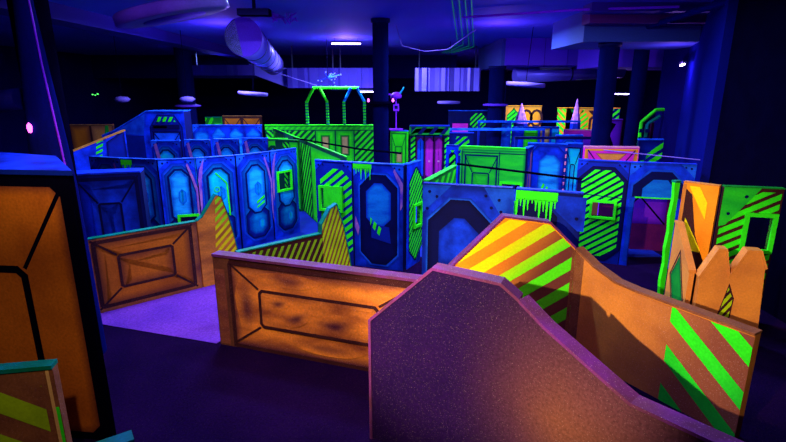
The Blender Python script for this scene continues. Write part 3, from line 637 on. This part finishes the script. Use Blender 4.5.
# arch frames standing on the block
def gate(x0, x1, zt, y):
    r = empty('arch_frame', ((x0 + x1) / 2, y, 2.5), 0, 'green braided pointed arch frame at the %s end above the green block' % ('left' if x0 < -3.4 else 'right'), 'arch frame', 'arch frames above the green block')
    c = (x0 + x1) / 2; hw = (x1 - x0) / 2; hz = zt - 2.5
    for sg in (-1, 1):
        b = MB(); n = 16
        for i in range(n): b.box(sg * hw - .055, -.06, i * (hz - .55) / n, sg * hw + .055, .06, (i + 1) * (hz - .55) / n, 'green' if i % 2 else 'tgreen')
        b.build('post', r)
    for sg in (-1, 1):
        b = MB(); b.tube((sg * hw, 0, hz - .56), (sg * hw * .28, 0, hz), .06, 'green' if x0 < -3.4 else 'sky', 8); b.build('brace', r)
    return r
gate(-3.62, -2.76, 4.0, 21.55); gate(-2.06, -1.20, 4.0, 21.55)
b = MB(); b.tube((-3.36, 21.66, 4.0), (-1.45, 21.66, 4.0), .065, 'green', 8); props(b.build('cross_beam'), 'green horizontal beam joining the two arch frames', 'beam')
# panels right of centre column
p = Panel('framed_wall_panel', 'bright green panel of nested rectangles just right of the central column', 'wall panel', (-.12, 19.5), (.58, 19.3), 2.4, 'green', 'lblue', th=.1)
W = p.W; p.frames(.03, .2, W - .05, 2.34, .15, .5, 'green', 'dgreen', .035, .05, .08); p.soft(rect(.25, 1.2, .47, 1.6), .05, 'cream'); p.done()
def doorway(label, x, y, m1, m2, wdt=.5):
    p = Panel('arched_wall_panel', label, 'wall panel', (x, y), (x + wdt, y), 2.35, 'dmag', 'dblue', th=.08)
    p.soft(octo(.03, .9, wdt - .03, 2.3, wdt * .35), .06, m1, .3); p.fill(rect(.05, .0, wdt - .05, .95), m2).up(); p.bolt(wdt / 2, 1.5, .04, 'pink').up(); p.done()
doorway('blue narrow arch panel left of the two magenta ones', .80, 17.6, 'lblue', 'dblue', .28)
doorway('magenta narrow arch panel, left of the pair by the green house', 1.09, 17.6, 'magenta', 'dmag', .33)
doorway('magenta narrow arch panel, right of the pair by the green house', 1.43, 17.6, 'magenta', 'dmag', .31)
for x, lab in ((.58, 'slim green striped post left of the narrow arch panels'), (1.76, 'slim green striped post right of the narrow arch panels')):
    p = Panel('striped_post', lab, 'post', (x, 17.55), (x + .2, 17.55), 2.4, 'navy', 'green', th=.2); p.up().stripes(rect(.02, .05, .18, 2.36), 'green', .15, .55, 40); p.done()
p = Panel('lintel_panel', 'green lintel with dark zigzag marks above the narrow arch panels', 'lintel', (.56, 17.45), (1.98, 17.45), .28, 'mgreen', 'dblue', z=2.44, th=.3); p.up().stripes(rect(.05, .02, p.W - .05, .26), 'navy', .3, .4, 50); p.done()
# ================================================================== FAR ROWS
def far(name, label, x0, x1, y, H, fn, base='dblue', cap='blue', z=0, dy=0, group=None):
    p = Panel(name, label, 'wall panel', (x0, y), (x1, y + dy), H, base, cap, th=.1, z=z, group=group); fn(p, p.W, H); p.done(); return p
def px(x, y): return (x - 393) / 500 * (y * math.cos(TH) + 1.6 * math.sin(TH))     # width of a picture column at depth y, used for far rows only
# second row of blue arches behind the curved wall
xs = [px(q, 15.6) for q in (150, 180, 207, 234, 262)]
for i, l2 in enumerate(['with a cyan patch, leftmost of the second row', 'with a pink streak, second of the row behind the curved wall', 'with a pale doorway, third of the row behind the curved wall', 'with pink smear, rightmost of the second row']):
    def fn(p, W, H, i=i):
        p.corners('lblue', .2); p.arch(.05, W - .05, inner='cyan' if i == 0 else 'sky')
        p.fill([(W * .1, 2.3), (W * .2, 2.35), (W * .3, 1.9), (W * .2, 1.8)], 'smear').up()
    far('arched_wall_panel', 'blue arched panel ' + l2, xs[i], xs[i + 1], 15.6 + .25 * i, 2.4, fn, 'blue', 'lblue', group='blue arched panels of the second row')
def fn(p, W, H):
    p.corners('lblue', .3)
    for k in range(4): p.soft(octo(W * (.02 + .25 * k), .2, W * (.23 + .25 * k), H - .1, .25), .12, 'sky', .0, .6)
far('blue_wall_panel', 'long blue panel with dim arches, third row at left', px(192, 21), px(262, 21), 21, 2.5, fn, 'blue', 'lblue')
# far brown shelving and green panels
def fn(p, W, H): p.frames(.05, .4, W * .48, H - .05, .3, .4, 'tan2', 'brown', .06, .06, .1); p.frames(W * .5, .4, W - .05, H - .05, .3, .4, 'tan2', 'brown', .06, .06, .1)
far('orange_wall_panel', 'dim rust-orange double framed wall, far left centre', px(222, 28), px(262, 28), 28, 2.5, fn, 'brown', 'mbrown')
def fn(p, W, H): p.up().stripes(rect(0, .2, W * .5, H), 'green', .3, .5, 60); p.soft(rect(W * .55, .2, W, H * .9), .1, 'green', .3)
far('green_wall_panel', 'small far green panel with slanted bars, left of centre', px(205, 25), px(222, 25), 25, 2.6, fn, 'dgreen', 'tgreen')
far('orange_wall_panel', 'brown and orange streaked wall at the far left behind the dark column', px(70, 19), px(114, 19), 19, 2.65, lambda p, W, H: (p.soft(rect(.02, .1, W * .45, H - .02), .2, 'tan2', .2), p.soft(rect(W * .5, .1, W - .02, H - .02), .2, 'peach', .1, .6), p.stripes(rect(W * .6, .5, W * .9, H), 'dgreen', .5, .3, 80)), 'brown', 'mbrown')
# blue tower with sloped shoulder
ty = 17.5
W1 = px(186, ty) - px(102, ty)
ol = [(0, 0), (W1, 0), (W1, 3.22), (W1 * .56, 3.22), (W1 * .14, 2.55), (0, 2.4)]
p = Panel('sloped_tower_wall', 'large blue wall with a sloping left shoulder, above the curved arches', 'wall panel', (px(102, ty), ty), (px(186, ty), ty), 3.2, 'blue', 'lblue', outline=ol, top=[(0, 2.4), (W1 * .14, 2.55), (W1 * .56, 3.22), (W1, 3.22)], th=.6, capt=.03)
p.fill([(W1 * .1, 1.5), (W1 * .5, 1.5), (W1 * .5, 2.4), (W1 * .1, 2.45)], 'dblue', .8).fill([(W1 * .14, 2.5), (W1 * .5, 2.42), (W1 * .54, 3.15)], 'lblue', .6).up()
x0, x1 = W1 * .58, W1 * .97
p.soft([(x0, 1.2), (x1, 1.2), (x1, 2.7), (x1 - .25, 3.12), (x0 + .3, 3.12), (x0, 2.7)], .06, 'dblue'); p.frames(x0 + .08, 1.2, x1 - .08, 2.55, .22, .3, 'lblue', 'navy', .04, .05, .08)
p.fill(rect(x0 + .1, 2.62, x1 - .1, 2.78), 'navy').fill(rect(x0 + .14, 2.66, x0 + .6, 2.74), 'peach').up(); p.stripes([(x0 + .25, 2.88), (x1 - .22, 2.88), (x1 - .3, 3.04), (x0 + .32, 3.04)], 'green', .17, .55, 60)
p.soft(rect(x0 + .48, 1.72, x1 - .42, 2.02), .07, 'green', .2); p.done()
p = Panel('sloped_side_panel', 'blue wedge panel with green dashes and a peach sloping top edge, far left', 'wall panel', (px(70, 13.6), 13.6), (px(113, 14.6), 14.6), 2.4, 'blue', 'peach', outline=[(0, 0), (1.6, 0), (1.6, 2.78), (0, 2.3)], top=[(0, 2.3), (1.6, 2.78)], th=.1, capt=.03)
p.up().stripes([(.55, 1.5), (.72, 1.5), (.92, 2.6), (.72, 2.55)], 'green', .13, .5, 20); p.soft([(.9, 1.2), (1.55, 1.2), (1.55, 2.8), (1.0, 2.5)], .1, 'dblue'); p.done()
# green and brown bits at left behind the tower
p = Panel('green_wall_panel', 'dim green and brown panel sliver just above the orange tower, far left', 'wall panel', (px(8, 8.6), 8.6), (px(42, 8.6), 8.6), 2.62, 'tan2', 'tgreen', th=.1); p.up().stripes(rect(.05, 2.0, p.W, 2.6), 'dgreen', .25, .5, 30); p.done()
# top fragments between centre and right
def fnb(p, W, H): p.up().stripes(rect(W * .3, H * .75, W * .9, H - .05), 'sky', .3, .4, 40)
rows = [(448, 488, 23, 3.0, 'striped_wall_panel', 'far dark panel with a green striped circle and pink foot', 'navy', lambda p, W, H: (p.fill(rect(W * .1, 1.9, W * .5, 2.45), 'magenta').up(), p.stripes(octo(W * .55, 2.2, W * .95, 2.9, .2), 'green', .16, .5, 45))),
        (485, 512, 24, 2.4, 'blue_wall_panel', 'far bright blue low panel between column and orange mural', 'lblue', fnb),
        (512, 560, 22, 2.35, 'blue_wall_panel', 'far blue and green low panel under the orange mural', 'blue', lambda p, W, H: (p.soft(rect(W * .25, 1.2, W * .55, 2.3), .1, 'green'), p.soft(rect(W * .6, 1.2, W * .8, 2.3), .1, 'cream'), p.soft(rect(W * .84, 1.2, W, 2.3), .05, 'cyan'))),
        (556, 584, 17.5, 2.4, 'blue_wall_panel', 'mid-distance blue panel left of the right-hand column', 'blue', lambda p, W, H: (p.arch(.05, W - .05, inner='sky'),))]
for a, c, y, H, nm, lab, ba, fn in rows: far(nm, lab, px(a, y), px(c, y), y, H, fn, ba, 'lblue')
# horizontal blue ledges
for (a, c, y, z, lab) in ((440, 545, 18.5, 2.5, 'long thin blue beam above the green house'), (478, 580, 21.0, 2.62, 'long thin violet-blue beam behind the first beam'), (515, 600, 15.2, 2.5, 'thin dark beam over the blue octagon panel')):
    b = MB(); b.box(px(a, y), y, z, px(c, y), y + .12, z + .08, 'lblue' if y > 18 else 'navy'); b.box(px(a, y), y, 0, px(a, y) + .08, y + .1, z, 'dblue'); b.box(px(c, y) - .08, y, 0, px(c, y), y + .1, z, 'dblue')
    props(b.build('cross_beam'), lab, 'beam')
# pointed tents
for x, y, zt, hw, lab in ((521, 30, 3.15, .55, 'pale pointed spire in front of the left orange mural'), (576, 30, 3.4, .40, 'slim pink spire in front of the middle orange mural')):
    b = MB(); X = px(x, y); b.tube((0, 0, 0), (0, 0, 2.0), hw, 'dblue', 6, hw * .7); b.tube((0, 0, 2.0), (0, 0, zt), hw * .7, 'smear', 6, .02)
    o = b.build('spire'); o.location = (X, y, 0); props(o, lab, 'spire')
# far orange murals
def mural(x0, x1, y, zt, lab, k):
    def fn(p, W, H):
        p.soft(rect(.03, .1, W - .03, H - .03), .25, 'orange', .5)
        if k == 0:
            p.fill(octo(.1, .1, W * .42, H - .1, .5), 'dgreen').up(); p.stripes(octo(.15, .15, W * .40, H - .18, .5), 'green', .25, .5, 40)
            for cx in (.58, .86): p.loop([(W * cx + .75 * .6 * math.cos(t), H * .72 + .6 * math.sin(t)) for t in [q * math.pi / 6 for q in range(12)]], .16, 'brown')
            p.up(); p.fill(rect(W * .45, .2, W, H * .42), 'green').up().stripes(rect(W * .45, .2, W, H * .42), 'dgreen', .3, .35, 0)
        elif k == 1:
            p.stripes(rect(0, .1, W * .2, H - .05), 'green', .3, .5, -45); p.soft(octo(W * .24, .1, W * .48, H - .1, .5), .1, 'dgreen'); p.stripes(octo(W * .5, .1, W * .74, H - .1, .4), 'green', .28, .5, 40)
            p.loop(octo(W * .76, .5, W * 1.0, H - .3, .4), .15, 'brown').up(); p.soft(rect(W * .76, .7, W * .9, H * .5), .15, 'yellow')
        else:
            p.fill(rect(W * .1, .1, W, H), 'navy').up(); p.stripes(rect(W * .15, .1, W * .95, H - .05), 'green', .3, .5, 40)
    far('mural_panel', lab, px(x0, y), px(x1, y), y, zt, fn, 'brown', 'orange')
mural(505, 542, 34, 2.85, 'far orange mural with two dark rings and a green striped lozenge', 0)
mural(557, 600, 33, 2.75, 'far orange mural with green striped arches beside the right-hand column', 1)
mural(606, 620, 31, 2.8, 'far green hatched panel just right of the right-hand column', 2)
p = far('violet_wall_panel', 'dim violet panel with a dark slanting shape behind the right-hand column', px(600, 19), px(622, 19), 19, 2.85, lambda p, W, H: (p.soft(rect(.03, .1, W - .03, H - .03), .1, 'vio', .1, .5), p.fill([(W * .05, 2.2), (W * .3, 2.8), (W * .7, 2.7), (W * .45, 2.3), (W * .8, 1.7), (W * .2, 1.9)], 'black').up()), 'dmag', 'vio')
# right green arch
y = 17.0; X0, X1 = px(636, y), px(672, y)
r = empty('arch_frame', (X0, y, 0), 0, 'angular green dashed half arch in front of the dark right wall', 'arch frame')
for k, (o1, m_) in enumerate(((0, 'green'), (.20, 'tgreen'))):
    P = [(.12 + o1, 0, 0), (.12 + o1, 0, 2.9 - o1 * .3), (.55 + o1 * .8, 0, 3.30 - o1), (1.4, 0, 3.33 - o1)]
    if k: P = P[:3]
    b = MB(); b.path(P, .055, m_, 6)
    b.build('arch_tube', r)
    for i in range(9): b = MB(); b.box(.05 + o1, -.075, .4 + i * .27, .19 + o1, -.05, .52 + i * .27, 'navy'); b.build('dash_band', r)
far('striped_wall_panel', 'blue panel with green diagonal bars and violet niche under the half arch', px(638, 15), px(664, 15), 15, 2.5, lambda p, W, H: (p.stripes([(W * .15, 1.3), (W, 1.7), (W, 2.45), (W * .4, 2.1)], 'green', .24, .55, 35), p.fill(rect(W * .15, .3, W * .3, 1.9), 'green').fill(rect(W * .35, .3, W * .9, 1.7), 'vio', .7).up()), 'dblue', 'lblue')
far('violet_wall_panel', 'small violet tilted panel beside the half arch', px(650, 18.5), px(667, 18.5), 18.5, 2.8, lambda p, W, H: p.soft([(.05, 1.2), (W - .02, 1.2), (W - .05, 2.5), (.1, 2.75)], .08, 'vio', .2), 'dmag', 'vio')
# ================================================================== COLUMNS
def column(x, y, r, h, lab, collar=None, cm='column', plates=0):
    c = empty('round_column', (x, y, 0), 0, lab, 'column')
    b = MB(); b.lathe([(r, 0), (r, h)], cm, 32); b.build('shaft', c)
    b = MB(); b.lathe([(r, 0), (r + .03, 0), (r + .03, .18), (r, .2)], 'navy', 32); b.build('base_ring', c)
    b = MB(); b.lathe([(r, h - .12), (r + .05, h - .1), (r + .05, h), (r, h)], 'navy', 32); b.build('capital_ring', c)
    if collar:
        b = MB(); b.lathe([(r, collar - .06), (r + .22, collar - .04), (r + .22, collar + .02), (r, collar + .05)], 'psoff' if plates else 'black', 24); cc = b.build('collar', c)
        if not plates:
            for sg in (-1, 1):
                b = MB(); b.lathe([(0, 0), (.03, .01), (.035, .05), (.02, .10), (0, .11)], 'led', 12); o = b.build('collar_lamp', cc); o.location = (sg * (r + .14), -.08, collar + .03)
    return c
column(-.38, 16.0, .24, 6.0, 'dark blue round column standing at the centre of the view', 3.55)
column(6.0, 14.6, .26, 5.2, 'dark blue round column behind the green striped octagon panel')
column(-9.6, 24.0, .36, 6.0, 'dark blue round column at left behind the blue tower', 3.2, plates=1)
column(4.45, 22.3, .32, 4.9, 'distant dark column left of the orange mural', 3.3, plates=1)
column(8.6, 18.2, .25, 6.0, 'distant slim dark column right of the bigger right-hand one')
column(5.6, 27.0, .28, 4.9, 'far slim column between the two orange murals')
c = empty('wrapped_column', (-4.80, 7.0, 0), 0, 'black column with a blue tapering fabric cover, at the left edge', 'column')
b = MB(); b.tube((-.22, .42, 0), (-.22, .42, 6.0), .24, 'black', 28); b.build('shaft', c)
b = MB(); prof = [(.30, 0), (.27, 2.6), (.23, 3.3), (.16, 4.3), (.10, 5.3), (.06, 6.0)]; b.lathe(prof, 'cover', 24); b.build('fabric_cover', c)
b = MB(); b.path([(.26, -.08, 2.5), (.22, -.08, 3.3), (.15, -.07, 4.3), (.10, -.04, 5.3), (.06, 0, 6)], .012, 'vio', 6); b.build('seam_piping', c)
b = MB(); b.tube((-.85, -.1, 3.78), (-.2, -.1, 3.86), .14, 'navy', 16); pod = b.build('side_pod', c)
b = MB(); b.lathe([(0, 3.42), (.02, 3.43), (.03, 3.48), (.03, 3.52), (0, 3.56)], 'led', 12, (-.03, -.26)); b.build('purple_lamp', pod)
# ================================================================== DUCTS, DISCS, LAMPS
d = empty('round_duct', (-4.0, 14.2, 5.32), 0, 'large round silver duct running away under the ceiling, left of centre', 'duct')
P0, P1 = Vector((0, 0, 0)), Vector((-1.55, 10.0, -.25))
b = MB(); b.tube(P0, P1, .47, 'metal', 36); b.build('duct_pipe', d)
for k in range(7):
    q = P0.lerp(P1, k / 6); e = P0.lerp(P1, k / 6 + .006); b = MB(); b.tube(q, e, .485, 'dmetal', 36); b.build('seam_ring', d)
for k in (1, 3, 5):
    q = P0.lerp(P1, k / 6); b = MB(); b.box(q.x - .02, q.y - .02, q.z + .42, q.x + .02, q.y + .02, ZC - 5.32, 'dmetal'); b.build('hanging_strap', d)
b = MB(); b.tube((0, -.02, 0), (0, .015, 0), .50, 'psoff', 36); b.build('end_cap', d)
def straps(root, pts_):
    for x, y, z in pts_:
        b = MB(); b.box(x - .03, y - .03, z, x + .03, y + .03, ZC, 'dmetal'); b.build('hanging_strap', root)
def corr(label, x0, x1, y, z0, z1, dx=.34, dep=.8, m='metal'):
    root = empty('rectangular_duct', (0, 0, 0), 0, label, 'duct'); straps(root, [(x0 + .2, y + dep / 2, z1), (x1 - .2, y + dep / 2, z1)])
    b = MB(); n = max(3, int((x1 - x0) / dx)); s_ = (x1 - x0) / n
    for i in range(n):
        a = x0 + i * s_; c_ = a + s_ * (.5 + .3 * math.sin(i * 2.3)); e = a + s_; k = .05 + .04 * math.sin(i * 1.7)
        b.face([(a, y, z0), (c_, y - k, z0), (c_, y - k, z1), (a, y, z1)], m); b.face([(c_, y - k, z0), (e, y, z0), (e, y, z1), (c_, y - k, z1)], m)
    b.box(x0, y, z0, x1, y + dep, z1, m); b.build('duct_body', root, weld=False)
corr('broad ribbed silver duct crossing behind the central column', -5.2, -.7, 25.6, 4.0, 4.95, .5, m='metal2')
corr('bright ribbed duct section right of the central column', 1.1, 4.3, 25.6, 3.85, 4.95, .3)
corr('thin flat duct run at upper left leading to the round duct', -10.2, -7.0, 26.4, 4.62, 5.12, .9, .5, m='metal2')
b = MB(); b.face([(-7.0, 26.4, 4.62), (-5.2, 25.9, 4.0), (-5.2, 25.9, 4.95), (-7.0, 26.4, 5.12)], 'metal'); b.face([(-7.0, 26.9, 4.62), (-7, 26.9, 5.12), (-5.2, 26.4, 4.95), (-5.2, 26.4, 4.0)], 'metal')
b.face([(-7, 26.4, 4.62), (-7, 26.9, 4.62), (-5.2, 26.4, 4.0), (-5.2, 25.9, 4.0)], 'metal'); b.face([(-7, 26.4, 5.12), (-5.2, 25.9, 4.95), (-5.2, 26.4, 4.95), (-7, 26.9, 5.12)], 'metal')
root = empty('duct_elbow', (0, 0, 0), 0, 'sloping duct elbow joining the flat run to the broad duct', 'duct'); b.build('elbow_body', root); straps(root, [(-6.1, 26.4, 4.75)])
d = empty('round_duct', (5.6, 24.0, 4.55), 0, 'pale violet round duct lying crosswise beneath the right soffit', 'duct')
b = MB(); b.tube((0, 0, 0), (5.2, .6, .25), .34, 'metal', 28); b.build('duct_pipe', d)
b = MB(); b.tube((2.6, .3, .125), (2.66, .306, .13), .37, 'dmetal', 28); b.build('seam_ring', d)
corr('short violet duct drop behind the far left hanging disc', -3.4, -2.6, 27.5, 3.9, 4.9, .2)
def disc(x, y, z, r, lab, tilt=(0, 0)):
    t = empty('hanging_disc', (x, y, z), 0, lab, 'hanging disc', 'saucer discs hung from the ceiling'); t.rotation_euler = (tilt[0], tilt[1], 0)
    b = MB(); b.lathe([(0, 0), (r * .9, .0), (r, .02), (r, .02 + r * .16), (r * .97, .03 + r * .17), (0, .04 + r * .18)], 'dish', 40); b.build('saucer', t)
    b = MB(); b.tube((0, 0, .1), (0, 0, ZC - z), .012, 'black', 6); o = b.build('hanging_wire', t)
    b = MB(); b.lathe([(0, -.01), (r * .55, -.012), (r * .55, .0)], 'psoff', 32); b.build('underside_plate', t)
disc(-3.42, 8.4, 5.06, .86, 'large violet hanging disc at the top left, nearest of the saucers', (.10, -.20))
disc(-5.0, 18.4, 3.74, .52, 'small hanging disc below the end of the round duct', (.0, .08))
disc(2.55, 23.5, 3.30, .52, 'small dim hanging disc below the bright ribbed duct')
disc(4.6, 18.0, 4.04, .66, 'pale hanging disc right of centre, before the far murals', (0, .07))
def fixture(lab, x, y, z, L=1.2, on=True, rz=0, tiltx=0, wires=True):
    f = empty('tube_lamp', (x, y, z), rz, lab, 'lamp'); f.rotation_euler = (tiltx, 0, rz)
    b = MB(); b.box(-L / 2 - .05, -.05, .03, L / 2 + .05, .05, .09, 'dmetal'); b.build('housing', f)
    b = MB(); b.tube((-L / 2, 0, 0), (L / 2, 0, 0), .028, 'tube' if on else 'dmetal', 12); b.build('tube', f)
    if wires:
        for sx in (-.4, .4): b = MB(); b.tube((sx * L, 0, .09), (sx * L, 0, ZC - z), .008, 'black', 5); b.build('hanging_wire', f)
    return f
fixture('lit violet tube lamp under the ceiling, left of the central column', -1.95, 22.0, 5.78, rz=.05)
fixture('lit tube lamp low down, just left of the central column', -1.05, 25.2, 3.82, rz=0)
fixture('unlit tube lamp hanging under the right-hand soffit', 6.8, 21.9, 4.75, on=False)
fixture('small lit tube lamp far back, right of the right-hand column', 13.3, 30.0, 3.66)
f = fixture('tilted lit tube lamp mounted on the blue side wall', 8.45, 15.28, 4.65, .9, wires=False); f.rotation_euler = (0, 0, 1.16)
point((8.1, 15.1, 4.5), 70, VIO, .05)
for i, (x, y, z, p_, c_) in enumerate(ADDED_TUBES):
    fixture('added unseen tube lamp on the ceiling %s' % ('above the left arches', 'above the right doorway', 'over the middle of the front walls')[i], x, y, 5.85, on=True, wires=True)
# spider light cluster and small ceiling things
b = MB()
for k in range(12):
    a = random.uniform(0, 6.28); l = random.uniform(.15, .5); b.tube((0, 0, 0), (l * 1.3 * math.cos(a), .2 * math.sin(a * 2), l * .6 * math.sin(a)), .012, 'blue', 5); b.box(l * 1.3 * math.cos(a) - .02, -.02, l * .6 * math.sin(a) - .02, l * 1.3 * math.cos(a) + .02, .02, l * .6 * math.sin(a) + .02, 'bled')
b.tube((0, 0, 0), (0, 0, 1.58), .01, 'black', 5)
o = b.build('light_cluster'); o.location = (-2.75, 21.9, 4.42); props(o, 'spiky cluster of tiny blue lights hanging above the arch frames', 'light cluster')
b = MB(); b.box(-.35, -.15, -.1, .35, .15, .04, 'black'); b.tube((0, 0, 0), (0, 0, .35), .04, 'black', 8); o = b.build('ceiling_projector'); o.location = (-3.1, 12.0, 5.66); props(o, 'small dark projector bar on the ceiling right of the big disc', 'projector')
b = MB()
for k in range(26):
    x, z = random.uniform(-.45, .45), random.uniform(-.08, .12); b.tube((x, random.uniform(-.2, .2), z), (x + random.uniform(-.2, .2), random.uniform(-.2, .2), z + random.uniform(-.25, .15)), .018, 'vio', 5)
o = b.build('tinsel_cluster'); o.location = (-3.0, 14.6, 5.86); props(o, 'tangle of violet streamers on the ceiling above the round duct', 'streamers')
# sentry ornament right of centre column
t = empty('ornament_stand', (.12, 19.45, 2.437), 0, 'small figure-like lamp ornament on a thin stand right of the central column', 'ornament')
b = MB(); b.tube((0, 0, 0), (0, 0, .75), .02, 'vio', 6); b.box(-.25, -.1, 0, .25, .1, .05, 'vio'); b.build('stand', t)
b = MB(); b.box(-.11, -.06, .72, .11, .06, .98, 'vio'); b.box(-.06, -.07, .80, .06, -.06, .92, 'navy'); b.build('sign_box', t)
b = MB(); b.lathe([(0, 1.15), (.2, 1.2), (.22, 1.3), (.1, 1.4), (0, 1.42)], 'vio', 16); b.tube((0, 0, .98), (0, 0, 1.2), .02, 'vio', 6); b.tube((-.1, 0, 1.3), (-.42, 0, 1.36), .03, 'vio', 6); b.tube((.1, 0, 1.3), (.3, 0, 1.6), .03, 'cyan', 6); b.build('lamp_head', t)
# laser fan over the ceiling
for i, (x0, x1) in enumerate(((1.05, 2.05), (1.20, 2.35), (1.32, 2.7), (1.45, 3.0))):
    b = MB(); b.tube((x0, 10.2, 5.96), (x1 + .9, 24.0 + i * .5, 5.93), .012, 'laser', 5); b.tube((x1 + .9, 24.0 + i * .5, 5.93), (x1 + .7 - .12 * i, 29.5, 5.90), .012, 'laser', 5)
    props(b.build('laser_beam'), 'thin green laser line across the ceiling above the central column', 'laser beam', 'green laser lines on the ceiling')
# unseen lamp heads, added to give the warm pools on the front walls
for i, (q, tg) in enumerate((((-3.4, -1.0, 5.15), (2.4, 6.8, 1.3)), ((-.6, 1.2, 5.7), (1.5, 7.2, 1.9)), ((-.6, 2.0, 5.7), (-.8, 6.8, .8)), ((-2.4, 3.0, 5.7), (-4.6, 9.0, .8)), ((1.2, 1.2, 5.7), (5.6, 7.9, 1.4)), ((-1.4, 1.0, 5.7), (-4.2, 4.9, 1.9)))):
    t = empty('spotlight', q, 0, 'added unseen warm spotlight head near the viewer, aimed at the front walls', 'spotlight', 'added warm spotlights near the viewer')
    v = (Vector(tg) - Vector(q)).normalized(); b = MB()
    b.tube(-v * .22, v * .08, .07, 'black', 16, .11, caps=False); b.tube(-v * .24, -v * .22, .07, 'black', 16); b.build('lamp_head', t)
    b = MB(); b.tube(tuple(-v * .2), (-v.x * .2, -v.y * .2, ZC - q[2]), .015, 'black', 6); b.build('hanging_rod', t)
# conduits and cables
rail('thin conduit along the ceiling at upper right of centre', [(1.9, 14.6, 5.86), (4.6, 13.2, 5.86), (6.7, 12.6, 5.84)], .03, 'vio', name='ceiling_conduit')
rail('sagging pale cable right of the central column', [(.1, 17.3, 5.98), (.3, 17.5, 5.35), (1.1, 17.9, 5.2), (1.9, 18.3, 5.3), (2.9, 18.6, 5.98)], .014, 'dish', name='cable')
rail('thin wire from the round duct down to the arch frames', [(-6.2, 22.5, 5.0), (-3.2, 21.8, 4.1)], .012, 'dish', name='cable')
for i, (x, z, lab) in enumerate(((-10.0, 3.56, 'small dim hanging spotlight, leftmost of the row'), (-7.6, 3.56, 'small dim hanging spotlight beside the left column'))):
    t = empty('hanging_spotlight', (x, 19, z), 0, lab, 'spotlight', 'dim spotlights along the left'); b = MB(); b.lathe([(0, -.08), (.18, -.06), (.28, .04), (.2, .12), (0, .15)], 'dish', 16); b.build('shade', t); b = MB(); b.tube((0, 0, .1), (0, 0, ZC - z), .012, 'black', 5); b.build('hanging_wire', t)
b = MB()
for k in range(3): b.box(.16 * k, 0, (.02, .0, .05)[k], .16 * k + .08, .04, (.08, .04, .12)[k], 'gled')
o = b.build('indicator_lights'); o.location = (-18.98, 32.5, 3.55); props(o, 'tiny green indicator lights on the dark wall at left', 'indicator')
